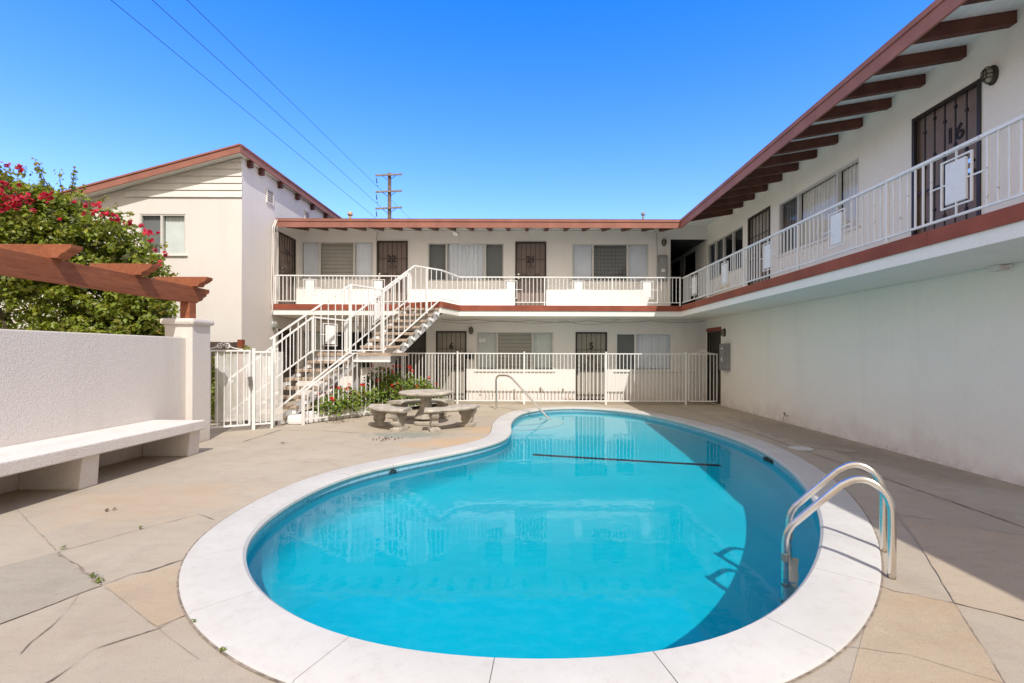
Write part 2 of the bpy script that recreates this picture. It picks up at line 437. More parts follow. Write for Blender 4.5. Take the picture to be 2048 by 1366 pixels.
def window(parent, pl, u0, u1, z0, z1, panes, frame='alu', sill=True, depth=.07, room=.45):
    """panes: list of (u_start, u_end, kind); the frame is the window, panes, blinds and screens are its sub-parts"""
    mb = MB(); w = .035
    pl.box(mb, u0, u1, z1 - w, z1 - .001, -depth, -.012); pl.box(mb, u0, u1, z0 + .001, z0 + w, -depth, -.012)
    pl.box(mb, u0 + .001, u0 + w, z0 + w, z1 - w, -depth, -.012); pl.box(mb, u1 - w, u1 - .001, z0 + w, z1 - w, -depth, -.012)
    for a, b in zip(panes, panes[1:]):
        m_ = (a[1] + b[0]) / 2
        pl.box(mb, m_ - .028, m_ + .028, z0 + w, z1 - w, -depth, -.008)
    f = mb.build('window', M[frame], parent)
    P = pl.p
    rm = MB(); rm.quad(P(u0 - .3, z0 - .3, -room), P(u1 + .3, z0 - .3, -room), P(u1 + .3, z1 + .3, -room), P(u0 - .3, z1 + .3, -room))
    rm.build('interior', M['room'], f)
    for (a, b, kind) in panes:
        g = MB(); q = [P(a, z0 + .01, -.045), P(b, z0 + .01, -.045), P(b, z1 - .01, -.045), P(a, z1 - .01, -.045)]
        g.quad(*(q[::-1] if pl.flip else q)); g.build('pane', M['glass'], f, fix=False)
        if kind.startswith('v'):            # vertical blind vanes
            mt = {'v': 'blind', 'vb': 'blind_blue', 'vg': 'blind_green', 'vc': 'blind_cream', 'vd': 'grey_screen'}[kind]
            s = MB(); n = max(3, int((b - a) / .085)); st = (b - a) / n
            for i in range(n):
                x = a + i * st; t = .022 + random.uniform(-.006, .010)
                s.quad(P(x, z0 + .05, -.10), P(x + st, z0 + .05, -.10 - t), P(x + st, z1 - .03, -.10 - t), P(x, z1 - .03, -.10))
                s.quad(P(x + st, z0 + .05, -.10 - t), P(x + st, z0 + .05, -.10), P(x + st, z1 - .03, -.10), P(x + st, z1 - .03, -.10 - t))
            s.build('blind', M[mt], f, fix=False)
        elif kind.startswith('c'):          # curtain with soft folds
            mt = {'c': 'blind', 'cb': 'blind_blue'}[kind]
            s = MB(); n = int((b - a) / .018)
            pts = []
            for i in range(n + 1):
                x = a + (b - a) * i / n
                pts.append((x, -.13 + .022 * sin(x * 38) + .012 * sin(x * 91 + 1)))
            for (xa, da), (xb, db) in zip(pts, pts[1:]):
                s.quad(P(xa, z0 + .01, da), P(xb, z0 + .01, db), P(xb, z1 - .01, da if 0 else db), P(xa, z1 - .01, da))
            s.build('curtain', M[mt], f, smooth='all')
        elif kind.startswith('m'):          # fine horizontal mini blinds
            s = MB(); n = int((z1 - z0) / .028)
            for i in range(n):
                z = z0 + .03 + (z1 - z0 - .06) * i / n
                s.quad(P(a, z, -.085), P(b, z, -.085), P(b, z + .026, -.10), P(a, z + .026, -.10)); s.quad(P(a, z + .026, -.10), P(b, z + .026, -.10), P(b, z + .028, -.085), P(a, z + .028, -.085))
            s.build('blind', M['blind_blue' if kind == 'mb' else 'blind'], f, fix=False)
        elif kind.startswith('s'):          # insect screen in front of a drawn shade
            s = MB(); e = .03
            s.quad(P(a, z0 + .03, -.09), P(b, z0 + .03, -.09), P(b, z1 - .03, -.09), P(a, z1 - .03, -.09))
            n = int((z1 - z0) / .11) if kind != 'sd' else 1
            s.build('screen', M['screen' if kind == 's' else 'grey_screen'], f, fix=False)
            g = MB()
            for i in range(1, n):
                z = z0 + (z1 - z0) * i / n
                pl.box(g, a + .01, b - .01, z - .003, z + .003, -.088, -.083)
            if kind == 'sg':
                k = int((b - a) / .1)
                for i in range(1, k):
                    x = a + (b - a) * i / k
                    pl.box(g, x - .003, x + .003, z0 + .03, z1 - .03, -.082, -.078)
            g.build('screen_bar', M['room'], f)
    if sill:
        s = MB(); pl.box(s, u0 - .06, u1 + .06, z0 - .045, z0 - .002, -.01, .045)
        s.build('window_sill', M['stucco'], f, bevel=.008)
    return f

def door(parent, pl, u0, u1, z0, z1, number=None, slab='door_taupe', grille='iron_brown', nbars=5, num_u=None, num_z=1.55, num_size=.27, scroll=True, solid_low=False, label=None, num_d=.004):
    mb = MB(); pl.box(mb, u0 + .002, u1 - .002, z0 + .005, z1 - .002, -.105, -.07)
    d = mb.build('door', M[slab], parent)
    if label: d['label'] = label
    g = MB(); w = .045; P = pl.p
    pl.box(g, u0, u0 + w, z0 + .01, z1, -.03, .018); pl.box(g, u1 - w, u1, z0 + .01, z1, -.03, .018)
    pl.box(g, u0 + w, u1 - w, z1 - w, z1 - .001, -.03, .016); pl.box(g, u0 + w, u1 - w, z0 + .012, z0 + w, -.03, .016)
    zm = z0 + (z1 - z0) * .46
    pl.box(g, u0 + w, u1 - w, zm - .012, zm + .012, -.016, .004)
    zt = z0 + (z1 - z0) * .74
    if scroll: pl.box(g, u0 + w, u1 - w, zt - .006, zt + .006, -.014, .002)
    for i in range(nbars):
        x = u0 + w + (u1 - u0 - 2 * w) * (i + 1) / (nbars + 1)
        pl.box(g, x - .007, x + .007, z0 + w, z1 - w, -.012, .001)
        if not scroll:
            for q in (.25, .62, .86):
                zz = z0 + (z1 - z0) * (q + .06 * (i % 2))
                pl.box(g, x - .016, x + .016, zz - .02, zz + .02, -.018, .006)
    if scroll:
        uc = (u0 + u1) / 2; k = (u1 - u0)
        for sgn in (-1, 1):
            for (du, zz, r) in ((.085, zm + .33, .055), (.20, zm + .10, .06), (.085, zm + .06, .04)):
                g.tube(spiral(P(uc + sgn * du, zz, 0), pl.U * sgn, pl.Z, r, 1.3), .006, 5)
            g.tube([P(uc + sgn * .02, zm + .45, 0), P(uc + sgn * .06, zm + .25, 0), P(uc + sgn * .16, zm + .04, 0)], .006, 5)
    g.build('grille', M[grille], d)
    k = MB(); ku = u0 + .10
    c = P(ku, z0 + .95, .02)
    for r, dd in ((.028, .0), (.028, .10)):
        cc = P(ku, z0 + .93 + dd * 1.2, 0)
        k.tube([cc, cc + pl.N * .05], r, 10)
    k.build('knob', M['steel'], d, smooth=True)
    if number:
        me = text_mesh(number, num_size); me.materials.append(M['number'])
        o = bpy.data.objects.new('number', me); COL.objects.link(o); o.parent = d
        tu = pl.Z.cross(pl.N); mt = Matrix((tu, pl.Z, pl.N)).transposed().to_4x4()
        mt.translation = P(num_u if num_u is not None else (u0 + u1) / 2, z0 + num_z, -.0) + pl.N * num_d - origin(d)
        o.matrix_local = mt
    return d

# ================================================================ GROUND, DECK, POOL
pool_px = [(482,1105),(490,1150),(520,1197),(600,1250),(700,1287),(800,1308),(900,1320),(1070,1328),(1250,1323),(1400,1297),(1500,1262),(1560,1225),(1610,1175),(1640,1115),(1648,1060),(1640,1020),(1620,980),(1590,945),(1540,908),(1490,884),(1440,866),(1400,854),(1340,838),(1285,827),(1220,819),(1150,815.6),(1090,818),(1045,826),(1027,838),(1020,850),(1024,863),(1017,876),(996,886),(950,899),(880,914),(800,929),(740,942),(680,959),(620,985),(560,1020),(520,1050),(490,1085)]
def smooth_loop(pts, n, it=6):
    L = [0]; m = len(pts)
    for i in range(m): L.append(L[-1] + (V(pts[(i + 1) % m]) - V(pts[i])).length)
    out = []
    for k in range(n):
        t = L[-1] * k / n
        i = max(j for j in range(m) if L[j] <= t)
        f = (t - L[i]) / (L[i + 1] - L[i])
        out.append(V(pts[i]).lerp(V(pts[(i + 1) % m]), f))
    for _ in range(it):
        out = [(out[i - 1] + out[i] * 2 + out[(i + 1) % n]) / 4 for i in range(n)]
    return out
NP = 240
inner = smooth_loop([gnd(*p) for p in pool_px], NP, 14)
def offset(loop, d):
    n = len(loop); out = []
    for i in range(n):
        t = (loop[(i + 1) % n] - loop[i - 1]).normalized()
        out.append(loop[i] + V((t.y, -t.x)) * d)
    return out
area = sum(inner[i - 1].x * inner[i].y - inner[i].x * inner[i - 1].y for i in range(NP))
SG = 1 if area > 0 else -1
CW = .36
outer = offset(inner, SG * CW)

def sheet_with_hole(name, rect, hole, z, mat):
    bm = bmesh.new(); x0, x1, y0, y1 = rect
    def loop(pts):
        vs = [bm.verts.new((p[0], p[1], z)) for p in pts]
        for i in range(len(vs)): bm.edges.new((vs[i - 1], vs[i]))
    loop([(x0, y0), (x1, y0), (x1, y1), (x0, y1)]); loop(hole)
    bmesh.ops.triangle_fill(bm, use_beauty=True, edges=bm.edges[:])
    bmesh.ops.recalc_face_normals(bm, faces=bm.faces)
    for f in bm.faces:
        if f.normal.z < 0: f.normal_flip()
    me = bpy.data.meshes.new(name); bm.to_mesh(me); bm.free(); me.materials.append(mat)
    return props(link(name, me), kind='structure')
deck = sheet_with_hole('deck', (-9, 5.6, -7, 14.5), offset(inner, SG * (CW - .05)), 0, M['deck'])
ground = sheet_with_hole('ground', (-600, 600, -600, 900), offset(inner, SG * (CW + .3)), -.02, M['ground'])

# slabs of another tint, and the joints and cracks between the slabs
def slab(px, mat, z=.003):
    mb = MB(); pts = [gnd(*p) for p in px]
    mb.add([(x, y, z) for x, y in pts], [tuple(range(len(pts)))])
    o = mb.build('slab', M[mat], deck)
slab([(-260,1206),(0,1139),(116,1108),(205,1175),(166,1189),(0,1253),(-260,1350)], 'deck_grey')
slab([(211,1174),(300,1147),(383,1122),(374,1160),(378,1200),(392,1226),(315,1257)], 'deck_ochre')
slab([(1757,1172),(1911,1206),(2015,1368),(1790,1400),(1700,1368),(1735,1240)], 'deck_ochre')
slab([(1810,1041),(1848,1101),(1911,1204),(2048,1238),(2300,1296),(2300,1122),(2048,1069)], 'deck_light')
def crack(px, w=.012, mat='crack', jit=.25, z=.006, world=False):
    pts = [V(p) if world else V(gnd(*p)) for p in px]
    fine = []
    for a, b in zip(pts, pts[1:]):
        n = max(1, int((b - a).length / .09)); d = (b - a).normalized(); pr = V((-d.y, d.x))
        for i in range(n): fine.append(a.lerp(b, i / n) + pr * random.uniform(-1, 1) * .010 * jit * 1.6)
    fine.append(pts[-1]); mb = MB(); row = []
    for i, p in enumerate(fine):
        d = (fine[min(i + 1, len(fine) - 1)] - fine[max(i - 1, 0)]).normalized(); pr = V((-d.y, d.x)) * w * .30 * (1 + random.uniform(-.7, .5) * jit * 2)
        row.append(((p.x + pr.x, p.y + pr.y, z), (p.x - pr.x, p.y - pr.y, z)))
    for (a, b), (c, d) in zip(row, row[1:]): mb.quad(a, b, d, c)
    mb.build('joint', M[mat], deck)
crack([(20,1003),(33,1019),(112,1104)], .009, 'crack_faint', .3)
crack([(116,1108),(160,1140),(205,1173)], .024, 'crack', .9)
crack([(116,1108),(300,1057),(397,1031),(430,1043)], .011, 'crack', .5)
crack([(209,1172),(230,1165),(262,1153),(300,1146),(383,1117)], .014, 'crack', .7)
crack([(209,1174),(166,1189),(120,1208),(0,1253),(-200,1330)], .010, 'crack', .5)
crack([(211,1178),(315,1257),(400,1322)], .006, 'crack_faint', .3)
crack([(80,1380),(110,1366),(185,1305),(240,1283),(315,1260),(350,1243),(390,1226)], .013, 'crack', .9)
crack([(166,1189),(150,1205),(124,1232),(96,1260),(60,1290),(42,1312)], .008, 'crack', .9)
crack([(0,1139),(116,1108)], .006, 'crack_faint', .3)
crack([(488,885),(562,861.5)], .03, 'crack', .4)
crack([(562,862),(640,863),(740,868)], .022, 'crack', .4)
crack([(740,868),(900,856),(960,846)], .010, 'crack_faint', .4)
crack([(430,887),(668,889),(748,902)], .008, 'crack_faint', .3)
crack([(650,923),(668,930),(685,938)], .007, 'crack_faint', .4)
crack([(4.13,-6),(4.13,13.3)], .026, 'crack', .35, world=True)
crack([(1700,1012),(1820,1031),(2048,1069),(2300,1112)], .009, 'crack', .3)
crack([(1755,1169),(1790,1181),(1911,1205),(2048,1238),(2300,1300)], .010, 'crack', .6)
crack([(1790,1022),(1848,1101),(1911,1204),(2015,1366),(2060,1430)], .007, 'crack_faint', .2)
crack([(1690,1292),(1820,1310),(2048,1375)], .005, 'crack_faint', .4)
crack([(1625,887),(1720,888)], .008, 'crack_faint', .3)
crack([(1000,820),(1040,805),(1260,803)], .008, 'crack_faint', .3)
# dirty seam round the coping
seam = MB(); so_ = offset(inner, SG * (CW + .012)); si_ = offset(inner, SG * (CW - .012))
for i in range(NP):
    j = (i + 1) % NP; w0 = random.random()
    seam.quad((so_[i].x, so_[i].y, .005), (so_[j].x, so_[j].y, .005), (si_[j].x, si_[j].y, .005), (si_[i].x, si_[i].y, .005))
seam.build('joint', M['crack'], deck)

pool = thing('swimming_pool', 'kidney shaped swimming pool with white concrete coping and blue plaster', 'swimming pool', (1.0, 7.0, 0))
# coping of cast segments with hairline joints
cop = MB(); prof = [(0.0, -.035), (-.012, -.018), (-.010, .004), (.012, .022), (CW - .02, .018), (CW, .008), (CW, -.06), (.02, -.06)]
loops = [(offset(inner, SG * a), z) for a, z in prof]
cuts = [0]; 
while cuts[-1] < NP - 5: cuts.append(cuts[-1] + random.choice([6, 7, 7, 8, 8]))
cuts[-1] = NP
for a, b in zip(cuts, cuts[1:]):
    idx = list(range(a, b + 1)); k = len(prof); vs = []; 
    for q, i in enumerate(idx):
        for lp, z in loops:
            p = lp[i % NP]
            if q == 0: p = p.lerp(lp[(i + 1) % NP], .020)
            if q == len(idx) - 1: p = p.lerp(lp[(i - 1) % NP], .020)
            vs.append((p.x, p.y, z))
    fs = [(q * k + e, q * k + (e + 1) % k, (q + 1) * k + (e + 1) % k, (q + 1) * k + e) for q in range(len(idx) - 1) for e in range(k)]
    fs += [tuple(range(k)), tuple((len(idx) - 1) * k + e for e in range(k))[::-1]]
    cop.add(vs, fs)
cop.build('coping', M['coping'], pool, smooth=True)
mort = MB(); l0 = offset(inner, SG * .012); l1 = offset(inner, SG * (CW - .01))
for i in range(NP):
    j = (i + 1) % NP
    mort.quad((l0[i].x, l0[i].y, .008), (l0[j].x, l0[j].y, .008), (l1[j].x, l1[j].y, .008), (l1[i].x, l1[i].y, .008))
mort.build('mortar', M['crack_faint'], pool)
# waterline tile band
WL = -.088; TB = -.20; wall_l = offset(inner, SG * .015)
tb = bpy.data.meshes.new('tile_band'); vs = []; fs = []
o0 = V((1, 7, 0))
for i in range(NP): vs += [(wall_l[i].x - 1, wall_l[i].y - 7, -.03), (wall_l[i].x - 1, wall_l[i].y - 7, TB)]
for i in range(NP): j = (i + 1) % NP; fs.append((2 * i, 2 * j, 2 * j + 1, 2 * i + 1))
tb.from_pydata(vs, [], fs); tb.materials.append(M['tile']); uvl = tb.uv_layers.new(name='UVMap')
acc = [0]
for i in range(NP): acc.append(acc[-1] + (wall_l[(i + 1) % NP] - wall_l[i]).length)
for f, p in enumerate(tb.polygons):
    for li, (u, w) in zip(p.loop_indices, ((acc[f], 0), (acc[f + 1], 0), (acc[f + 1], -.17), (acc[f], -.17))): uvl.data[li].uv = (u, w + .155)
tile_o = link('tile_band', tb, pool)
# basin: vertical wall, cove, sloping floor
C0 = V((1.2, 7.0))
def depth(y):
    if y > 10.4: return .56 + (12.5 - y) * .06
    if y > 8.2: return .686 + (10.4 - y) * .12
    if y > 6.0: return .95 + (8.2 - y) * .13
    return 1.236 - (6.0 - y) * .08
rings = []
for s, q in ((1, 'TB'), (1, .35), (1, .62), (.992, .78), (.972, .9), (.94, .97), (.9, 1), (.75, 1), (.6, 1), (.45, 1), (.3, 1), (.15, 1)):
    row = []
    for p in wall_l:
        x, y = C0 + (p - C0) * s
        z = TB if q == 'TB' else TB + (-depth(y) - TB) * q
        row.append((x, y, z))
    rings.append(row)
bs = MB(); vs = [p for r in rings for p in r] + [(C0.x, C0.y, -depth(C0.y))]
fs = [(r * NP + i, r * NP + (i + 1) % NP, (r + 1) * NP + (i + 1) % NP, (r + 1) * NP + i) for r in range(len(rings) - 1) for i in range(NP)]
L0 = (len(rings) - 1) * NP
fs += [(L0 + i, L0 + (i + 1) % NP, len(vs) - 1) for i in range(NP)]
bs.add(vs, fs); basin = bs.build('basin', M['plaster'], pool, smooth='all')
# wide entry steps under the handrail
step_os = []
for rr, zz in ((.75, -.33), (1.15, -.53)):
    cx, cyy = -.25, 11.15; mb = MB(); pts = [(cx + rr * cos(2 * pi * i / 40), cyy + rr * sin(2 * pi * i / 40), -1.1) for i in range(40)]
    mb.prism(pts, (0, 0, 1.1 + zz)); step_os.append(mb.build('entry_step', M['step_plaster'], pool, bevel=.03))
# dark tile line where the floor starts to drop
st = MB(); 
def flo(x, y): return (x, y, -depth(y) + .012)
xa, xb, y_l, y_r = .14, 3.05, 8.05, 7.40
for i in range(20):
    a = xa + (xb - xa) * i / 20; b = xa + (xb - xa) * (i + 1) / 20
    ya, yb = [y_l + (y_r - y_l) * (q - xa) / (xb - xa) for q in (a, b)]
    st.quad(flo(a, ya), flo(b, yb), flo(b, yb + .11), flo(a, ya + .11))
stripe_o = st.build('floor_line', M['stripe'], pool)
# skimmer mouth and wall fitting set in the tile band
sk = MB(); p = wall_l[min(range(NP), key=lambda i: (wall_l[i] - V((3.40, 6.75))).length)]
sk.box(p.x - .03, p.x + .02, p.y - .13, p.y + .13, -.15, -.05); sk.build('skimmer', M['black'], pool)
ip = min(range(NP), key=lambda i: (wall_l[i] - V((-1.65, 6.1))).length); p = wall_l[ip]; t = (wall_l[ip + 1] - wall_l[ip - 1]).normalized(); nn = V((-t.y, t.x)) * SG
rg = MB(); rg.tube([V((p.x, p.y, -.085)) + V((nn.x, nn.y, 0)) * .02 + (V((t.x, t.y, 0)) * cos(a) * .045 + V((0, 0, 1)) * sin(a) * .03) for a in [2 * pi * i / 14 for i in range(15)]], .010, 6)
rg.build('return_fitting', M['black'], pool)
wv = [(p.x, p.y, WL) for p in offset(inner, SG * .03)]
w_ = MB(); w_.add(wv, [tuple(range(NP))]); water = w_.build('water', M['water'], None)
for f in water.data.polygons:
    f.use_smooth = True
if water.data.polygons[0].normal.z < 0: water.data.flip_normals()
props(water, kind='structure')

# ================================================================ APARTMENT BUILDING
bld = thing('apartment_building', 'white stucco two storey apartment block wrapping two sides of the pool', 'apartment building', (0, 14.3, 0))
FL = 2.72
def bx(px): return (px - VX) / 67.06
W = {'W1': (bx(602), bx(745.5), 3.61, 4.74), 'W2': (bx(855), bx(1007), 3.58, 4.71), 'W3': (bx(1143.5), bx(1297), 3.57, 4.70),
     'W4': (bx(953), bx(1106.5), .92, 2.06), 'W5': (bx(1232), bx(1388), .92, 2.03), 'W6': (bx(604), bx(746), .95, 2.07)}
D = {'22': (bx(753), bx(815), FL, 4.76), '21': (bx(1030), bx(1092), FL, 4.75), '5': (bx(1151), bx(1214), .02, 2.06), '6': (bx(872), bx(933), .02, 2.08), '7': (bx(790), bx(852), .02, 2.08)}
wall('wall', BACK, -6.8, bx(1340.5), 0, 5.35, list(W.values()) + list(D.values()), M['stucco'], bld)
# lower facade goes on below the breezeway, upper storey is open there
mb = MB(); mb.quad((bx(1340.5), 14.3, 0), (5.41, 14.3, 0), (5.41, 14.3, 2.43), (bx(1340.5), 14.3, 2.43)); mb.build('wall', M['stucco'], bld, fix=False); mb = MB(); mb.quad((bx(1340.5), 14.3, 4.83), (5.41, 14.3, 4.83), (5.41, 14.3, 5.3), (bx(1340.5), 14.3, 5.3))
mb.build('wall', M['stucco'], bld, fix=False)
# breezeway passage
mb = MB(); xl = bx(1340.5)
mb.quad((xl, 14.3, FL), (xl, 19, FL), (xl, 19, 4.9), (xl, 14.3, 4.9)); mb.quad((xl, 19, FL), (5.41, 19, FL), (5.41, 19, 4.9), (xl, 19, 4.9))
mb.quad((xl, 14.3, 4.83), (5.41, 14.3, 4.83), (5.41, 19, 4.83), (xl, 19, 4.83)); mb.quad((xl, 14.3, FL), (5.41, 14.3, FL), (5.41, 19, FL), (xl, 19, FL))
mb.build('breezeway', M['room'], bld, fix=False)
RW = [(11.93, 14.24, 3.56, 4.64), (7.78, 10.25, 3.52, 4.63)]
RD = [(10.59, 11.63, FL, 4.70), (5.69, 6.70, FL, 4.71), (13.25, 14.2, .02, 2.06), (15.25, 16.3, FL, 4.7), (16.8, 17.8, FL, 4.7)]
wall('wall', RIGHT, -7, 19, 0, 5.42, RW + RD, M['stucco_right'], bld)
for (px0, py0, r) in (): pass

def fr(u0, u1, cuts): # pane borders from fractions
    c = [u0] + [u0 + (u1 - u0) * f for f in cuts] + [u1]
    return c
def panes(w, cuts, kinds):
    c = fr(w[0], w[1], cuts)
    return [(c[i] + (.03 if i == 0 else .028), c[i + 1] - (.03 if i == len(kinds) - 1 else .028), kinds[i]) for i in range(len(kinds))]
w = W['W1']; window(bld, BACK, *w, panes(w, (.255, .735), ['vb', 's', 'vb']))
w = W['W2']; window(bld, BACK, *w, panes(w, (.245, .755), ['vd', 'cb', 'sd']))
w = W['W3']; window(bld, BACK, *w, panes(w, (.272, .725), ['mb', 'sg', 'mb']))
w = W['W4']; window(bld, BACK, *w, panes(w, (.27, .73), ['vg', 's', 'vg']))
w = W['W5']; window(bld, BACK, *w, panes(w, (.25, .745), ['sd', 'vb', 'sd']), frame='alu_white')
w = W['W6']; window(bld, BACK, *w, panes(w, (.3, .62), ['vg', 'dark', 'dark']))
d = D['22']; door(bld, BACK, *d, number='22', num_z=1.50, num_u=(d[0] + d[1]) / 2 - .02, label='mauve brown door behind an iron grille with number 22')
d = D['21']; door(bld, BACK, *d, number='21', num_z=1.49, label='mauve brown door behind an iron grille with number 21')
d = D['5']; door(bld, BACK, *d, number='5', num_z=1.62, slab='door_beige', grille='iron', label='beige door behind a dark iron grille with number 5')
d = D['6']; door(bld, BACK, *d, number='6', num_z=1.60, slab='door_beige', grille='iron', label='dark grilled door with number 6 beside the stair')
d = D['7']; door(bld, BACK, *d, number='7', num_z=1.60, slab='door_dark', grille='iron', label='dark grilled door under the stair')
w = RW[0]; window(bld, RIGHT, *w, panes(w, (.26, .515, .76), ['dark', 'dark', 'vd', 'dark']), sill=False)
w = RW[1]; window(bld, RIGHT, *w, panes(w, (.227, .712), ['vc', 'vc', 'vd']), sill=True)
door(bld, RIGHT, *RD[0], slab='door_beige', grille='iron_brown')
door(bld, RIGHT, *RD[1], number='16', num_z=1.515, num_size=.27, num_u=6.117, num_d=-.066, slab='door_taupe', grille='iron', scroll=False, nbars=5, label='tall door behind black iron bars with number 16')
door(bld, RIGHT, *RD[2], slab='door_dark', grille='iron', nbars=6, label='dark grilled door in the corner under a red header')
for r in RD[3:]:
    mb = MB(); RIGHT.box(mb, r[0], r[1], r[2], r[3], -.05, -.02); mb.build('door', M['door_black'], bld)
mb = MB(); RIGHT.box(mb, 13.22, 14.23, 2.065, 2.17, -.02, .03); mb.build('door_header', M['trim'], bld)

# balcony: slab, soffit and red trim board
LZ = .0
out_edge = [(-6.8, 12.86), (-3.15, 12.97), (-3.05, 12.45), (-2.12, 12.11), (-1.80, 13.1), (4.26, 13.1), (4.26, -7)]
poly = out_edge + [(5.40, -7), (5.40, 14.29), (-6.8, 14.29)]
mb = MB(); mb.prism([(x, y, 2.44) for x, y in poly], (0, 0, FL - 2.44)); mb.build('balcony_slab', M['slab_white'], bld)
mb = MB()
for (a, b) in zip(out_edge, out_edge[1:]):
    a = V(a); b = V(b); d = (b - a).normalized(); n = V((d.y, -d.x)) 
    if a.y < 12.2 and b.y > 13 and a.x < 0: pass
    # split long runs into boards
    L = (b - a).length; k = max(1, round(L / 4.2))
    for i in range(k):
        p = a.lerp(b, i / k) + d * .002; q = a.lerp(b, (i + 1) / k) - d * .002
        n_ = n * .022
        mb.hexa([(p.x, p.y, 2.578), (q.x, q.y, 2.578), (q.x + n_.x, q.y + n_.y, 2.578), (p.x + n_.x, p.y + n_.y, 2.578), (p.x, p.y, 2.728), (q.x, q.y, 2.728), (q.x + n_.x, q.y + n_.y, 2.728), (p.x + n_.x, p.y + n_.y, 2.728)])
mb.build('balcony_trim', M['trim'], bld)

# roofs: one sloping sheet per wing, meeting in a valley at the corner
SL = .165; EZ = 5.045
def rz(d): return EZ + SL * d
e = 5.0
mb = MB()
mb.prism([(-6.79, 13.08, rz(0)), (4.24, 13.08, rz(0)), (4.24 + e, 13.08 + e, rz(e)), (-6.79, 13.08 + e, rz(e))], (0, 0, .045))
mb.prism([(4.24, -7, rz(0)), (4.24 + e, -7, rz(e)), (4.24 + e, 13.08 + e, rz(e)), (4.24, 13.08, rz(0))], (0, 0, .045))
mb.build('roof', M['shingle'], bld)
mb = MB(); t = .006
mb.quad((-6.79, 13.1, rz(0) - t), (4.26, 13.1, rz(0) - t), (5.6, 14.44, rz(1.34) - t), (-6.79, 14.44, rz(1.34) - t))
mb.quad((4.26, -7, rz(0) - t), (4.26, 13.1, rz(0) - t), (5.6, 14.44, rz(1.34) - t), (5.6, -7, rz(1.34) - t))
mb.build('soffit', M['soffit'], bld, fix=False)
mb = MB()
for z0, z1, d in ((4.845, 5.005, 0), (5.007, 5.075, .018)):
    for a, b in ((-6.79, -3.2), (-3.195, .6), (.605, 4.26 - .03 - d)):
        mb.box(a, b, 13.07 - d, 13.10, z0, z1)
    for a, b in ((-7, -1.6), (-1.595, 2.7), (2.705, 7.0), (7.005, 10.6), (10.605, 13.1)):
        mb.box(4.23 - d, 4.26, a, b, z0, z1)
mb.build('fascia', M['fascia'], bld)
y = 13.75
def rafter(mbargs): 
    m_ = MB(); m_.hexa(mbargs); return m_.build('rafter', M['rafter'], bld)
k = 0
while y > -6.9:
    if y < 13.0:
        w2 = .045; x0, x1 = 4.263, 5.405
        zt0, zt1 = rz(.02) - .012, rz(1.15) - .012
        rafter([(x0, y - w2, zt0 - .155), (x1, y - w2, zt1 - .14), (x1, y + w2, zt1 - .14), (x0, y + w2, zt0 - .155), (x0, y - w2, zt0), (x1, y - w2, zt1), (x1, y + w2, zt1), (x0, y + w2, zt0)])
    y -= .602
x = 592.0
xs = [(px - VX) * 13.6 / F_PX for px in (592, 633, 672.5, 713, 750, 789, 828, 865, 901, 939, 977, 1015, 1053, 1093, 1133, 1172, 1213, 1254, 1297, 1334)]
for x in xs:
    w2 = .045; y0, y1 = 13.103, 14.295; zt0, zt1 = rz(.02) - .012, rz(1.2) - .012
    rafter([(x - w2, y0, zt0 - .20), (x + w2, y0, zt0 - .20), (x + w2, y1, zt1 - .17), (x - w2, y1, zt1 - .17), (x - w2, y0, zt0), (x + w2, y0, zt0), (x + w2, y1, zt1), (x - w2, y1, zt1)])
# flaked paint low on the back wall
for px, py, s in ((1083, 781, .15), (1126, 780, .08), (960, 790, .10), (973, 792, .07), (985, 791, .06)):
    c = at(px, py, 14.3); n = 9; mb = MB()
    mb.add([(c.x + cos(2 * pi * i / n) * s * .5 * random.uniform(.4, 1), 14.296, c.z + sin(2 * pi * i / n) * s * random.uniform(.4, 1) * (.9 if px > 1000 else .35)) for i in range(n)], [tuple(range(n))])
    mb.build('flaked_patch', M['cable'], bld)

# ================================================================ LEFT HOUSE
hs = thing('house', 'taller white stucco house with sloping red brown rake behind the bougainvillea', 'house', (-9, 11.5, 0))
HW = (-9.25, -8.15, 3.77, 4.74)
HS = .272
def hz(x): return 6.13 + HS * (x + 6.66)          # underside of the roof
mbw = wall('wall', HFRONT, -9.5, -6.8, 0, 5.14, [HW], M['stucco_house'], hs)
mb = MB(); mb.add([(-15, 11.5, 0), (-9.5, 11.5, 0), (-9.5, 11.5, 5.14), (-9.6, 11.5, hz(-9.6)), (-15, 11.5, hz(-15))], [(0, 1, 2, 3, 4)]); mb.build('wall', M['stucco_house'], hs, fix=False)
HD = [(13.22, 14.18, FL, 4.76), (13.22, 14.18, .02, 2.07)]
wall('wall', HSIDE, 11.5, 22, 0, 6.10, HD, M['stucco_house'], hs)
siding = simple('siding_paint', (.76, .73, .67), .75, var=.06, vs=2, bscale=20, bdist=.002)
i = 0; z = 5.14; h = .165
def hx(z): return max(-9.6, (z - 6.13) / HS - 6.66)
while z < 6.09:
    z1 = min(z + h, hz(-6.8) - .002)
    if z1 - z < .02: break
    pts = [(hx(z), 11.466, z), (-6.79, 11.466, z), (-6.79, 11.488, z1), (hx(z1), 11.488, z1)]
    mb = MB(); mb.prism(pts, (0, .011, 0)); mb.build('siding_board', siding, hs); z += h + .004
w = HW; window(hs, HFRONT, *w, panes(w, (.47,), ['sd', 'vg']), frame='alu', sill=True)
door(hs, HSIDE, *HD[0], number='23', num_z=1.55, num_size=.16, slab='door_taupe', grille='iron_brown')
door(hs, HSIDE, *HD[1], slab='door_dark', grille='iron')
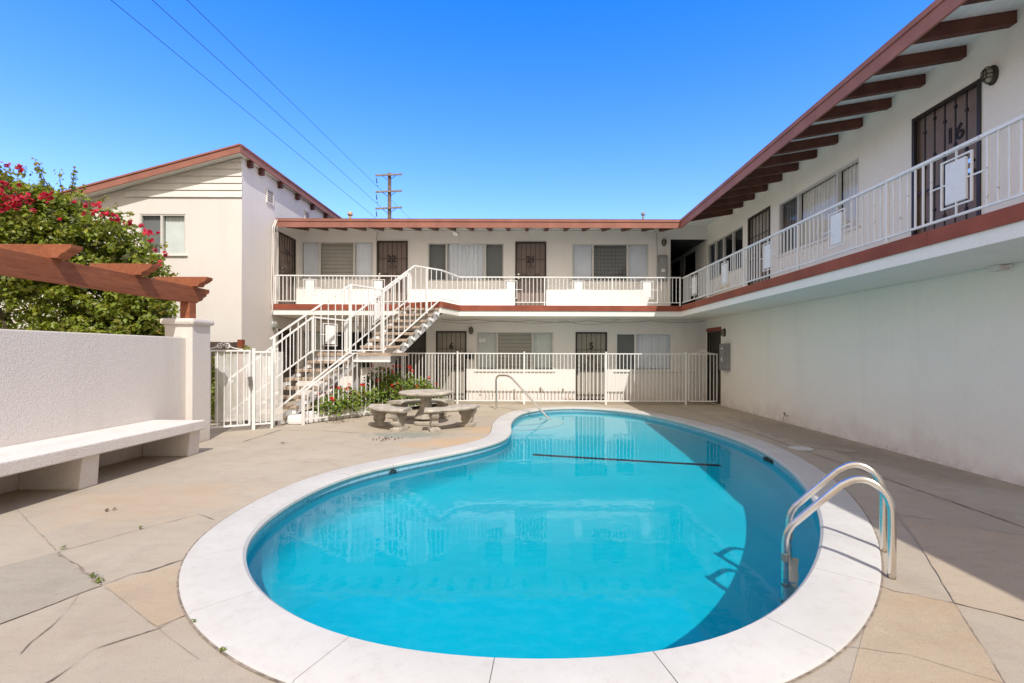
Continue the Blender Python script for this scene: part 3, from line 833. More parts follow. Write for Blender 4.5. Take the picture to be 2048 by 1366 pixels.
# roof, rake fascia, eave fascia, rafter tails
mb = MB(); mb.add([(-9.45, 11.498, 5.14), (-6.8, 11.498, 5.14), (-6.8, 11.498, hz(-6.8)), (-9.45, 11.498, hz(-9.45) + .03)], [(0, 1, 2, 3)]); mb.build('gable', siding, hs, fix=False)
mb = MB(); mb.prism([(-16, 11.22, hz(-16) + .10), (-6.69, 11.22, hz(-6.69) + .10), (-6.69, 22, hz(-6.69) + .10), (-16, 22, hz(-16) + .10)], (0, 0, .06)); mb.build('roof', M['shingle'], hs)
mb = MB(); mb.quad((-16, 11.22, hz(-16) + .02), (-6.69, 11.22, hz(-6.69) + .02), (-6.69, 22, hz(-6.69) + .02), (-16, 22, hz(-16) + .02)); mb.build('soffit', M['slab_white'], hs)
mb = MB()
for dz0, dz1, dd in ((-.03, .125, 0), (.128, .168, .02)):
    mb.hexa([(-16, 11.19 - dd, hz(-16) + dz0), (-6.66, 11.19 - dd, hz(-6.66) + dz0), (-6.66, 11.217, hz(-6.66) + dz0), (-16, 11.217, hz(-16) + dz0),
             (-16, 11.19 - dd, hz(-16) + dz1), (-6.66, 11.19 - dd, hz(-6.66) + dz1), (-6.66, 11.217, hz(-6.66) + dz1), (-16, 11.217, hz(-16) + dz1)])
    mb.box(-6.687, -6.655 + dd, 11.219, 22, hz(-6.66) + dz0, hz(-6.66) + dz1)
mb.build('fascia', M['fascia'], hs)
for y in (11.75, 12.25, 13.2, 14.2, 15.2, 16.2, 17.2, 18.2):
    mb = MB(); mb.box(-6.799, -6.69, y - .05, y + .05, hz(-6.8) - .14, hz(-6.8) + .015); mb.build('rafter', M['rafter'], hs)
for yv, zv in ((12.74, 5.56), (14.9, 5.62)):
    mb = MB(); y0, y1, z0, z1 = yv - .17, yv + .17, zv - .2, zv + .2
    HSIDE.box(mb, y0, y0 + .03, z0, z1, 0, .03); HSIDE.box(mb, y1 - .03, y1, z0, z1, 0, .03); HSIDE.box(mb, y0 + .03, y1 - .03, z0, z0 + .03, 0, .028); HSIDE.box(mb, y0 + .03, y1 - .03, z1 - .03, z1, 0, .028)
    v = mb.build('wall_vent', M['stucco_house'], hs)
    mb = MB(); HSIDE.box(mb, y0 + .03, y1 - .03, z0 + .03, z1 - .03, .001, .004); mb.build('opening', M['room'], v)
    mb = MB()
    for q in range(6):
        zz = z0 + .05 + q * .057; HSIDE.box(mb, y0 + .03, y1 - .03, zz, zz + .022, .006, .024)
    mb.build('louvre', M['stucco_house'], v)

# ================================================================ RAILINGS
BAR = {}
def bar_mesh(h, w, mat):
    k = (round(h, 3), w, mat)
    if k not in BAR:
        mb = MB(); mb.box(-w / 2, w / 2, -w / 2, w / 2, 0, h)
        me = bpy.data.meshes.new('baluster'); me.from_pydata(mb.v, [], mb.f); me.materials.append(M[mat]); BAR[k] = me
    return BAR[k]
def railing(root, a, b, posts, pan, zt, zb, mat, start_post=True, pitch=.1028, bw=.016, zfoot=None):
    """straight run a->b in plan; posts and panel centres given as distance from a"""
    a = V(a); b = V(b); d = (b - a).normalized(); L = (b - a).length
    P = lambda s, z: V((a.x + d.x * s, a.y + d.y * s, z))
    mb = MB(); mb.bar(P(0, zt - .015), P(L, zt - .015), .045, .03); mb.build('top_rail', M[mat], root)
    mb = MB(); mb.bar(P(0, zb), P(L, zb), .028, .022); mb.build('bottom_rail', M[mat], root)
    for s in posts:
        mb = MB(); mb.bar(P(s, zfoot if zfoot is not None else FL), P(s, zt - .03), .032, .032, (d.x, d.y, 0)); mb.build('post', M[mat], root)
    h = zt - .03 - (zb + .011)
    s = pitch; 
    marks = sorted(posts)
    ang = atan2(d.y, d.x)
    segs = [(p, q) for p, q in zip([0] + marks, marks + [L]) if q - p > pitch]
    for p, q in segs:
        n = max(1, round((q - p) / pitch)); st = (q - p) / n
        for i in range(1, n):
            s = p + st * i
            if any(abs(s - c) < .255 for c in pan): continue
            o = link('baluster', bar_mesh(h, bw, mat), root, P(s, zb + .011)); o.rotation_euler.z = ang
    for c in pan:
        zc = (zt + zb) / 2; fw, fh = .165, .245
        mb = MB(); w = .017; D3 = V((d.x, d.y, 0))
        def B(s0, z0, s1, z1, ww=w): mb.bar(P(s0, z0), P(s1, z1), ww, ww, (d.x, d.y, 0) if s0 == s1 else (0, 0, 1))
        B(c - fw, zc - fh, c - fw, zc + fh); B(c + fw, zc - fh, c + fw, zc + fh)
        B(c - fw, zc + fh - .008, c + fw, zc + fh - .008, .015); B(c - fw, zc - fh + .008, c + fw, zc - fh + .008, .015)
        B(c - .31, zc, c - fw, zc, .014); B(c + fw, zc, c + .31, zc, .014); B(c - fw, zc, c - .11, zc, .014); B(c + .11, zc, c + fw, zc, .014)
        B(c, zc + fh, c, zt - .03, .015); B(c, zb + .01, c, zc - fh, .015); B(c, zc + .2, c, zc + fh, .014); B(c, zc - fh, c, zc - .2, .014)
        f = mb.build('panel_frame', M[mat], root)
        mb = MB(); D2 = D3 * .112; t = V((-d.y, d.x, 0)) * .012
        q = [P(c, zc - .205) - D2 - t, P(c, zc - .205) + D2 - t, P(c, zc - .205) + D2 + t, P(c, zc - .205) - D2 + t]
        mb.hexa(q + [p_ + V((0, 0, .41)) for p_ in q]); mb.build('panel', M['white_cracked'], f)

def cracked():
    m, nt, b = nodes('white_cracked_paint'); P = pos(nt)
    v = N(nt, 'ShaderNodeTexVoronoi'); v.feature = 'DISTANCE_TO_EDGE'; v.inputs['Scale'].default_value = 11
    dist = mix(nt, .06, P, N(nt, 'ShaderNodeTexNoise').outputs['Color'])
    nz = N(nt, 'ShaderNodeTexNoise', Scale=9, Detail=3); nt.links.new(P, nz.inputs['Vector'])
    vv = mix(nt, .08, P, nz.outputs['Color']); nt.links.new(vv, v.inputs['Vector'])
    c = mix(nt, math_(nt, 'MULTIPLY', ramp(nt, v.outputs['Distance'], .008, .022, .55, 0), ramp(nt, noise(nt, P, 4, 2), .42, .55)), (.80, .80, .79), (.42, .43, .42))
    nt.links.new(c, b.inputs['Base Color']); b.inputs['Roughness'].default_value = .5
    return m
M['white_cracked'] = cracked()
RZ, RB = 3.51, 2.81
r1 = thing('balcony_railing', 'white steel railing of the upper walkway left of the stair', 'railing', (-6.8, 12.9, FL))
railing(r1, (-6.74, 12.88), (-3.07, 12.94), [.03, 1.87, 3.66], [.95, 2.78], RZ, RB, 'white')
r2 = thing('balcony_railing', 'white steel railing along the back balcony right of the stair', 'railing', (-1.8, 13.06, FL))
railing(r2, (-1.80, 13.07), (4.24, 13.07), [.49, 2.33, 4.17, 6.02], [1.41, 3.25, 5.12], RZ, RB, 'white')
r3 = thing('balcony_railing', 'white chipped steel railing along the right hand balcony beside door 16', 'railing', (4.28, 2, FL))
railing(r3, (4.285, 13.05), (4.285, 1.9), [1.82, 3.67, 5.52, 7.37, 9.22, 11.07], [.89, 2.75, 4.58, 6.45, 8.28, 10.13], RZ - .02, RB, 'white_rust')

# ================================================================ STAIRCASE
stair = thing('staircase', 'open riser outdoor stair with white railings climbing to the balcony', 'staircase', (-4.7, 9.4, 0))
def R(s): return (-4.72 + .695 * s, 9.42 + .719 * s)
TW = .95
def tread(xr, yf, z, dx=TW):
    mb = MB(); mb.box(xr - dx, xr, yf, yf + .27, z - .065, z); t = mb.build('tread', M['tread'], stair, bevel=.012)
    mb = MB(); mb.box(xr - .11, xr - .03, yf + .03, yf + .20, z - .16, z - .067); mb.box(xr - dx + .03, xr - dx + .11, yf + .03, yf + .20, z - .16, z - .067)
    mb.build('bracket', M['white'], t)
for k in range(1, 8):
    x, y = R((k - 1) * .22); tread(x, y, .179 * k)
UP = []
for k in range(1, 8):
    s = 2.36 + (k - 1) * .215; x, y = R(s); f = (7 - k) / 6
    tread(x + .22 * f, y - .12 * f, 1.43 + .161 * k, .93); UP.append((x + .22 * f, y - .12 * f, 1.43 + .161 * k))
x, y = R(1.54)
mb = MB(); mb.prism([(x - TW, y, 1.355), (-2.93, y + .02, 1.355), (-2.75, 11.25, 1.355), (-4.3, 11.45, 1.355)], (0, 0, .075)); mb.build('landing', M['tread'], stair)
mb = MB(); mb.box(x - TW + .05, -2.96, y + .02, y + .06, 1.272, 1.354); mb.build('landing_beam', M['stringer'], stair)
mb = MB(); mb.box(x - TW + .05, -2.96, y - .02, y + .06, 1.222, 1.270); mb.build('landing_beam', M['white'], stair)
def stringer(p, q, h=.19, w=.05):
    mb = MB(); p = V(p); q = V(q); d = V((q.x - p.x, q.y - p.y, 0)).normalized(); n = V((-d.y, d.x, 0)) * w / 2; u = V((0, 0, h / 2))
    mb.hexa([p - n - u, p + n - u, q + n - u, q - n - u, p - n + u, p + n + u, q + n + u, q - n + u])
    m2 = V((0, 0, .012)); n2 = n * 1.9
    mb.hexa([p - n2 - u, p + n2 - u, q + n2 - u, q - n2 - u, p - n2 - u - m2, p + n2 - u - m2, q + n2 - u - m2, q - n2 - u - m2])
    return mb.build('stringer', M['stringer'], stair)
for off in (-.06, -TW + .06):
    a = R(-.12); b = R(1.56); stringer((a[0] + off, a[1] + .1, .02), (b[0] + off, b[1] + .1, 1.30))
    u0, u1 = UP[0], UP[-1]; dx, dy, dz = [(u1[i] - u0[i]) / 6 for i in range(3)]
    stringer((u0[0] - 1.1 * dx + off, u0[1] - 1.1 * dy + .1, u0[2] - 1.1 * dz - .13), (u1[0] + .9 * dx + off, u1[1] + .9 * dy + .1, u1[2] + .9 * dz - .15))
for i in range(8):           # white bolted clips on the outer face of the upper stringer
    t = i + .1; x, y, z = [UP[0][k] + t * (UP[-1][k] - UP[0][k]) / 6 for k in range(3)]
    if i < 7:
        mb = MB(); mb.box(x - .035, x + .015, y - .0, y + .02, z - .20, z - .14); mb.build('bracket', M['white'], stair, bevel=.006)
mb = MB(); mb.box(-3.86, -3.74, 10.78, 10.90, 0, 1.354); mb.build('support_post', M['stringer'], stair)
mb = MB(); mb.box(-4.5, -4.38, 11.2, 11.32, 0, 1.35); mb.build('support_post', M['stringer'], stair)
def interp(tab, s):
    for (a, za), (b, zb) in zip(tab, tab[1:]):
        if s <= b: return za + (zb - za) * (s - a) / (b - a)
    return tab[-1][1]
def rail_chain(planf, top, bot, s0, s1, pitch, posts, topw=.04, botw=.026, panel=(), curl=False):
    P = lambda s, z: V((*planf(s), z))
    ss = sorted({s for s, _ in top} | {s0, s1})
    mb = MB()
    for a, b in zip(top, top[1:]): mb.bar(P(*a), P(*b), topw, topw * .8)
    if curl:
        c = P(*top[0]); dd = (P(*top[0]) - P(*top[1])).normalized(); mb.tube([c] + [c + dd * .06 * sin(t) + V((0, 0, -.05 * (1 - cos(t)))) for t in [i * .45 for i in range(1, 9)]], .014, 6)
    mb.build('handrail', M['white'], stair)
    mb = MB()
    for a, b in zip(bot, bot[1:]): mb.bar(P(*a), P(*b), botw, botw)
    mb.build('bottom_rail', M['white'], stair)
    n = int((s1 - s0) / pitch)
    for i in range(n + 1):
        s = s0 + (s1 - s0) * i / n
        if any(abs(s - c) < hw for c, hw, *_ in panel): continue
        zt, zb = interp(top, s), interp(bot, s)
        o = link('baluster', bar_mesh(round(zt - zb, 2), .016, 'white'), stair, P(s, zb)); o.rotation_euler.z = radians(45)
    for s, zl in posts:
        mb = MB(); mb.bar(P(s, zl), P(s, interp(top, s)), .045, .045, (.7, .7, 0)); mb.build('newel_post', M['white'], stair)
    for c, hw, fh, ph in panel:
        def Q(s, f): 
            zc = (interp(top, s) + interp(bot, s)) / 2; return P(s, zc + f)
        mb = MB(); 
        for a, b in (((c - hw * .75, -fh), (c - hw * .75, fh)), ((c + hw * .75, -fh), (c + hw * .75, fh)), ((c - hw * .75, fh), (c + hw * .75, fh)), ((c - hw * .75, -fh), (c + hw * .75, -fh)),
                     ((c - hw * 1.1, 0), (c - hw * .75, 0)), ((c + hw * .75, 0), (c + hw * 1.1, 0)), ((c - hw * .75, 0), (c - hw * .5, 0)), ((c + hw * .5, 0), (c + hw * .75, 0))):
            mb.bar(Q(*a), Q(*b), .015, .015, (.7, .7, 0) if a[0] == b[0] else (0, 0, 1))
        f = mb.build('panel_frame', M['white'], stair)
        a, b = c - hw * .5, c + hw * .5; n_ = V((-.719, .695, 0)) * .012
        mb = MB(); q = [Q(a, -ph) - n_, Q(b, -ph) - n_, Q(b, -ph) + n_, Q(a, -ph) + n_, Q(a, ph) - n_, Q(b, ph) - n_, Q(b, ph) + n_, Q(a, ph) + n_]
        mb.hexa(q); mb.build('panel', M['white_cracked'], f)
def planF(s):
    if s <= 3.75: return R(s)
    a = R(3.75); f = (s - 3.75) / .5; b = (-1.80, 13.05); return (a[0] + (b[0] - a[0]) * f, a[1] + (b[1] - a[1]) * f)
def planL(s):
    x, y = R(s)
    if s > 2.14: f = (s - 2.14) / (3.7 - 2.14); return (x - .85 - .05 * f, y + .42 * f)
    if s > 1.45: return (x - .92 + .07 * (s - 1.45) / .69, y)
    return (x - .92, y)
rail_chain(planF, [(-.27, 1.68), (1.345, 2.90), (2.126, 2.87), (2.955, 3.525), (3.75, 3.515), (4.25, 3.50)], [(-.215, .27), (1.36, 1.47), (2.14, 1.48), (3.746, 2.80), (4.25, 2.81)],
           -.05, 4.2, .147, [(1.345, 1.4), (2.126, 1.4), (-.2, .0), (3.3, 2.4)])
rail_chain(planL, [(-.1, .95), (1.45, 2.20), (2.14, 2.16), (3.7, 3.51)], [(-.1, .30), (1.45, 1.47), (2.14, 1.47), (3.7, 2.81)], 0, 3.6, .15, [(1.45, 1.4), (2.14, 1.4), (3.7, 2.72)],
           panel=((1.80, .19, .245, .21), (2.86, .15, .24, .2), (.62, .15, .24, .2)), curl=True)

# ================================================================ POOL FENCE AND GATES
def fence_run(root, a, b, posts, pitch, zt=1.43, zb=.10, ztop=None, mat='white', skip=()):
    a = V(a); b = V(b); d = (b - a).normalized(); L = (b - a).length; P = lambda s, z: V((a.x + d.x * s, a.y + d.y * s, z))
    zf = ztop or (lambda s: zt)
    mb = MB(); ks = [0] + ([1.22] if ztop else []) + [L]
    for p, q in zip(ks, ks[1:]): mb.bar(P(p, zf(p) - .015), P(q, zf(q) - .015), .03, .03)
    mb.build('top_rail', M[mat], root)
    mb = MB(); mb.bar(P(0, zb), P(L, zb), .028, .03); mb.build('bottom_rail', M[mat], root)
    n = round(L / pitch); ang = atan2(d.y, d.x)
    for i in range(1, n):
        s = L * i / n
        if any(abs(s - p) < .03 for p in posts): continue
        o = link('baluster', bar_mesh(round(zf(s) - zb - .01, 2), .017, mat), root, P(s, zb)); o.rotation_euler.z = ang
    for s in posts:
        mb = MB(); mb.bar(P(s, 0), P(s, zf(s) + .03), .045, .045, (d.x, d.y, 0)); mb.bar(P(s, zf(s) + .03), P(s, zf(s) + .04), .055, .055, (d.x, d.y, 0)); mb.build('post', M[mat], root)
fz = lambda s: .65 + .78 * min(1, s / 1.22)
f1 = thing('pool_fence', 'white steel bar fence running diagonally in front of the geranium bed', 'fence', (-4.38, 9.43, 0))
fence_run(f1, (-4.38, 9.43), (-1.93, 13.36), [.02, 2.65], .118, ztop=fz)
f2 = thing('pool_fence', 'white steel bar fence across the back of the pool deck', 'fence', (-1.9, 13.38, 0))
fence_run(f2, (-1.9, 13.38), (4.5, 13.36), [.02, 1.88, 4.16, 6.38], .1035)
g2 = thing('gate', 'narrow white bar gate with scrolled top beside the right wall', 'gate', (4.53, 13.36, 0))
fence_run(g2, (4.56, 13.36), (5.36, 13.36), [], .1)
mb = MB(); mb.bar((4.565, 13.36, .1), (4.565, 13.36, 1.43), .028); mb.bar((5.35, 13.36, .1), (5.35, 13.36, 1.43), .028); mb.build('frame', M['white'], g2)
def scrolls(root, c, u, w):
    mb = MB(); c = V(c); u = V(u); z = V((0, 0, 1))
    for sg in (-1, 1):
        mb.tube(spiral(c + u * sg * .055 + z * .062, u * -sg, z, .058, 1.3), .009, 5)
        mb.tube([c + u * sg * w * f + z * (.11 * (1 - f) ** 2 + .004) for f in [i / 8 for i in range(1, 9)]], .009, 5)
    mb.build('scroll', M['white'], root, smooth=True)
scrolls(g2, (4.95, 13.36, 1.43), (1, 0, 0), .3)
g1 = thing('gate', 'white bar gate covered with perforated mesh beside the stucco pillar', 'gate', (-5.2, 8.7, 0))
ga, gb, gc = V((-5.62, 8.38)), V((-5.01, 8.85)), V((-4.76, 9.02))
gd = (gb - ga).normalized(); GP = lambda s, z: V((ga.x + gd.x * s, ga.y + gd.y * s, z))
LG = (gb - ga).length
fence_run(g1, ga, ga + gd * (LG - .05), [], .105, zt=1.47, zb=.10)
mb = MB(); mb.bar(GP(.02, .1), GP(.02, 1.47), .028); mb.bar(GP(LG - .06, .1), GP(LG - .06, 1.47), .028); mb.build('frame', M['white'], g1)
for p in (gb, gc):
    mb = MB(); mb.bar((p.x, p.y, 0), (p.x, p.y, 1.50), .05 if p is gb else .04, None, (gd.x, gd.y, 0)); mb.build('post', M['white'], g1)
fence_run(g1, gb + gd * .02, gc, [], .1, zt=1.45, zb=.1)
pn = V((-gd.y, gd.x, 0)) * .02
def sheet(a, b, z0, z1):
    mb = MB(); a = V((*a, 0)); b = V((*b, 0)); q = [a + pn + V((0, 0, z0)), b + pn + V((0, 0, z0)), b + pn + V((0, 0, z1)), a + pn + V((0, 0, z1))]
    mb.quad(*q); mb.build('mesh_panel', M['mesh'], g1)
sheet(ga + gd * .17, gb - gd * .03, .18, 1.43); sheet(gb + gd * .01, gb + gd * .50, .03 + .1, 1.44)
scrolls(g1, GP(.30, 1.475), (gd.x, gd.y, 0), .30)
mb = MB(); c = GP(LG - .06, .95); q = V((gd.y, -gd.x, 0)); mb.tube([c, c + q * .07], .035, 12); mb.box(c.x + .01, c.x + .07, c.y - .06, c.y - .03, .80, .91); mb.build('lock', M['steel_dull'], g1, smooth=True)

# ================================================================ GARDEN WALL, PILLAR, BENCH, PERGOLA
gw = thing('garden_wall', 'rough cream stucco garden wall on the left with a capped pillar', 'wall', (-5.4, 5, 0))
mb = MB(); mb.box(-5.5, -5.23, -3, 7.40, 0, 1.655); mb.build('wall_panel', M['stucco_wall'], gw, bevel=.015)
mb = MB(); mb.box(-5.56, -5.13, 7.395, 7.82, 0, 1.86); pl_ = mb.build('pillar', M['stucco_wall'], gw, bevel=.012)
mb = MB(); mb.box(-5.61, -5.085, 7.345, 7.87, 1.855, 1.95); mb.build('pillar_cap', M['stucco_wall'], pl_, bevel=.04)
be = thing('stucco_bench', 'long stucco bench with two block legs built along the garden wall', 'bench', (-4.8, 5, 0))
mb = MB(); mb.box(-5.228, -4.5, -2.2, 6.76, .345, .474); mb.build('seat', M['stucco_bench'], be, bevel=.014)
for y in (6.56, 4.96, 3.36, 1.76):
    mb = MB(); mb.hexa([(-5.225, y - .01, 0), (-4.60, y - .01, 0), (-4.60, y + .21, 0), (-5.225, y + .21, 0), (-5.225, y, .343), (-4.57, y, .343), (-4.57, y + .2, .343), (-5.225, y + .2, .343)])
    mb.build('leg', M['stucco_bench'], be, bevel=.012)
pg = thing('pergola', 'red brown timber pergola beam on a post standing on the stucco pillar', 'pergola', (-5.35, 7.6, 1.95))
def ogee_end(y0, z0, z1, dy):            # shaped beam end in the y-z plane
    h = z1 - z0
    return [(y0 + dy, z1), (y0 + dy, z1 - .22 * h), (y0 + dy * .78, z1 - .36 * h), (y0 + dy * .72, z1 - .5 * h), (y0 + dy * .5, z1 - .62 * h), (y0 + dy * .42, z1 - .78 * h), (y0 + dy * .12, z1 - .9 * h), (y0, z0)]
mb = MB(); pr = [(-5.42, -1.0, 2.215), (-5.42, -1.0, 2.47)] + [(-5.42, y, z) for y, z in ogee_end(7.72, 2.215, 2.47, .3)]
mb.prism(pr, (.14, 0, 0)); mb.build('beam', M['pergola'], pg, bevel=.004)
mb = MB(); mb.box(-5.42, -5.27, 7.53, 7.68, 1.95, 2.213); mb.build('post', M['pergola'], pg, bevel=.004)
for y in (7.68, 6.55, 5.40, 4.25, 3.1, 1.95):
    z0, z1 = 2.473, 2.625; h = z1 - z0; x0, x1 = -5.90, -5.05
    prf = [(x0, z1), (x1, z1), (x1, z1 - .25 * h), (x1 - .035, z1 - .42 * h), (x1 - .06, z1 - .55 * h), (x1 - .12, z1 - .72 * h), (x1 - .15, z0), (x0 + .18, z0), (x0 + .10, z1 - .6 * h), (x0 + .03, z1 - .3 * h)]
    mb = MB(); mb.prism([(x, y - .07, z) for x, z in prf], (0, .14, 0)); mb.build('rafter', M['pergola'], pg, bevel=.003)

# ================================================================ TABLE AND BENCHES
TC = V((-1.98, 9.6, 0))
tt = thing('round_table', 'round concrete garden table on a flared pedestal', 'table', TC)
mb = MB(); mb.lathe([(.2, .578), (.46, .578), (.505, .592), (.528, .615), (.53, .64), (.515, .658), (.48, .666), (.2, .666)], TC, 72, .010); mb.build('tabletop', M['concrete_grey'], tt, smooth=True)
mb = MB(); mb.lathe([(.13, .10), (.235, .13), (.225, .17), (.16, .26), (.115, .36), (.10, .44), (.115, .52), (.16, .576)], TC, 28, .008); ped = mb.build('pedestal', M['concrete_grey'], tt, smooth=True)
mb = MB(); mb.lathe([(.22, 0), (.24, .012), (.24, .05), (.205, .075), (.14, .10)], TC, 32); mb.build('base', M['concrete_grey'], ped, smooth=True)
def bench_leg(ang, rm):
    c = V((cos(ang), sin(ang), 0)); t = V((-sin(ang), cos(ang), 0)); Z = V((0, 0, 1)); p0 = TC + c * rm
    half = [(.165, .345), (.168, .30), (.155, .255), (.125, .225), (.105, .19), (.115, .15), (.105, .11), (.075, .085), (.10, .06)]
    prf = [(r, z) for r, z in half] + [(-r, z) for r, z in reversed(half)]
    mb = MB(); mb.prism([p0 + c * r + Z * z - t * .06 for r, z in prf], t * .12)
    for sg in (-1, 1):                    # carved scrolls on both faces
        for sd in (-.062, .062):
            mb.tube(spiral(p0 + c * sg * .085 + Z * .275 + t * sd, c * sg, Z, .055, 1.2, 14), .010, 5)
            mb.tube(spiral(p0 + c * sg * .05 + Z * .14 + t * sd, c * sg, -Z, .035, 1.2, 12), .009, 5)
    return mb, p0, c, t
for a0, half, lab in ((222, 38, 'curved concrete bench on the left of the round table'), (318, 38, 'curved concrete bench on the right of the round table, nearest the pool'), (108, 41, 'curved concrete bench behind the round table, by the fence')):
    bn = thing('curved_bench', lab, 'bench', TC + V((cos(radians(a0)), sin(radians(a0)), 0)) * .9, 'curved benches around the concrete table')
    mb = MB(); n = 26; prf = [(.70, .35), (1.07, .35), (1.095, .365), (1.10, .385), (1.085, .405), (1.06, .413), (.71, .413), (.685, .402), (.675, .383), (.682, .362)]; k = len(prf); vs = []
    for i in range(n + 1):
        th = radians(a0 - half + 2 * half * i / n)
        for r, z in prf: j = random.uniform(-.004, .004); vs.append((TC.x + cos(th) * (r + j), TC.y + sin(th) * (r + j), z + j * .7))
    fs = [(i * k + e, i * k + (e + 1) % k, (i + 1) * k + (e + 1) % k, (i + 1) * k + e) for i in range(n) for e in range(k)] + [tuple(range(k))[::-1], tuple(n * k + e for e in range(k))]
    mb.add(vs, fs); mb.build('seat', M['concrete_grey'], bn, smooth=True)
    for s in (-1, 1):
        mb, p0, c, t = bench_leg(radians(a0 + s * (half - 11)), .89); l = mb.build('leg', M['concrete_grey'], bn)
        q = MB(); pts = [p0 + c * a + t * b for a, b in ((-.15, -.095), (.15, -.095), (.15, .095), (-.15, .095))]; q.prism(pts, (0, 0, .06)); q.build('foot', M['concrete_grey'], l, bevel=.008)

# ================================================================ POOL HARDWARE
def fillet(pts, r, n=7):
    pts = [V(p) for p in pts]; out = [pts[0]]
    for a, b, c in zip(pts, pts[1:], pts[2:]):
        u = (a - b); v = (c - b); k = min(r, u.length * .48, v.length * .48); p = b + u.normalized() * k; q = b + v.normalized() * k
        for i in range(n + 1):
            t = i / n; out.append(p * (1 - t) ** 2 + b * 2 * t * (1 - t) + q * t * t)
    return out + [pts[-1]]
hr = thing('pool_handrail', 'bent stainless handrail at the shallow end steps of the pool', 'handrail', (-.72, 12.17, 0))
mb = MB(); mb.tube(fillet([(-.72, 12.17, 0), (-.735, 12.18, .86), (-.38, 11.88, .87), (.62, 11.03, -.16)], .16), .024, 12); mb.build('rail', M['steel'], hr, smooth=True)
mb = MB(); mb.lathe([(.05, 0.003), (.05, .012), (.028, .02)], (-.72, 12.17, 0), 16); mb.build('flange', M['steel'], hr, smooth=True)
ld = thing('pool_ladder', 'polished steel pool ladder arching over the coping at the near right', 'ladder', (2.4, 3.2, 0))
bases = [V((2.345, 3.06, 0)), V((2.60, 3.474, 0))]; ldir = V((-.85, .527, 0))
for b_ in bases:
    P = lambda d, z: b_ + ldir * d + V((0, 0, z))
    prof = [(0, 0), (.0, .2), (.0, .40), (.008, .47), (.035, .535), (.08, .583), (.14, .608), (.20, .60), (.25, .57), (.30, .525), (.52, .275), (.565, .215), (.592, .15), (.60, .07), (.60, -.1), (.60, -.98)]
    mb = MB(); 
    pts = [P(d, z) for d, z in prof]
    fine = []
    for i in range(len(pts) - 1):
        p0 = pts[max(i - 1, 0)]; p1 = pts[i]; p2 = pts[i + 1]; p3 = pts[min(i + 2, len(pts) - 1)]
        for t in (0, .25, .5, .75):
            fine.append(.5 * ((2 * p1) + (p2 - p0) * t + (2 * p0 - 5 * p1 + 4 * p2 - p3) * t * t + (3 * p1 - p0 - 3 * p2 + p3) * t ** 3))
    mb.tube(fine + [pts[-1]], .0235, 14); mb.build('rail', M['steel'], ld, smooth='all')
    for z in (.0, -.35, -.62, -.86):
        mb = MB(); mb.tube([P(.60, z - .025), P(.60, z + .025)], .0275, 12); mb.build('collar', M['steel_dull'], ld, smooth=True)
for z in (-.30, -.57, -.84):
    a = bases[0] + ldir * .6; b = bases[1] + ldir * .6; dd = (b - a).normalized()
    mb = MB(); q = [a + dd * .02 - ldir * .07, b - dd * .02 - ldir * .07, b - dd * .02 + ldir * .01, a + dd * .02 + ldir * .01]
    mb.hexa([p + V((0, 0, z - .02)) for p in q] + [p + V((0, 0, z)) for p in q]); mb.build('step', M['steel'], ld)

# ================================================================ LAMPS, BOXES, PIPES, CABLES
def lamp_proto(name, label, metal, group):
    t = thing(name, label, 'wall lamp', (0, 0, 0), group)
    def oval(rx, rz, y): return [V((rx * cos(a), y, rz * sin(a))) for a in [2 * pi * i / 24 for i in range(24)]]
    mb = MB(); rows = [oval(.068, .112, 0), oval(.070, .115, -.015), oval(.062, .106, -.035), oval(.052, .094, -.045)]; k = 24
    mb.add([p for r in rows for p in r], [(i * k + e, i * k + (e + 1) % k, (i + 1) * k + (e + 1) % k, (i + 1) * k + e) for i in range(3) for e in range(k)] + [tuple(range(k)), tuple(3 * k + e for e in range(k))])
    mb.build('back_plate', M[metal], t, smooth=True)
    mb = MB(); rows = [oval(.048, .088, -.044), oval(.047, .086, -.07), oval(.040, .076, -.095), oval(.022, .050, -.108)]
    mb.add([p for r in rows for p in r], [(i * k + e, i * k + (e + 1) % k, (i + 1) * k + (e + 1) % k, (i + 1) * k + e) for i in range(3) for e in range(k)] + [tuple(range(k)), tuple(3 * k + e for e in range(k))])
    mb.build('glass', M['lamp_glass'], t, smooth='all')
    mb = MB(); 
    for z in (-.045, 0, .045): mb.tube([V((-.058, -.04, z)), V((-.055, -.085, z)), V((-.03, -.113, z)), V((.03, -.113, z)), V((.055, -.085, z)), V((.058, -.04, z))], .0055, 6)
    for x in (0,): mb.tube([V((x, -.04, -.1)), V((x, -.085, -.094)), V((x, -.118, -.05)), V((x, -.118, .05)), V((x, -.085, .094)), V((x, -.04, .1))], .006, 6)
    mb.tube([p for p in oval(.034, .062, -.112)] + [oval(.034, .062, -.112)[0]], .0055, 6)
    mb.build('cage', M[metal], t, smooth=True)
    return t
M['lamp_glass'] = simple('lamp_glass', (.36, .33, .24), .3, var=.15, vs=25)
def put(proto, loc, rz, label, first=False):
    if first: r = proto
    else:
        r = proto.copy(); COL.objects.link(r)
        for ch in proto.children:
            c = ch.copy(); COL.objects.link(c); c.parent = r
    r.location = loc; r.rotation_euler.z = rz; r['label'] = label
    return r
lp = lamp_proto('wall_lamp', '', 'lamp_metal', 'oval caged bulkhead lamps on the walls')
put(lp, (bx(942), 14.3, 1.43 + (706 - 661.5) / 67), 0, 'bronze caged oval wall lamp between door 6 and the ground floor window', True)
put(lp, (bx(1327), 14.3, 1.43 + (706 - 484.5) / 67), 0, 'bronze caged oval wall lamp above the meter box, beside the open passage')
put(lp, (5.41, 12.98, 2.0), -pi / 2, 'bronze caged oval wall lamp above the grey electrical cabinet at the far corner')
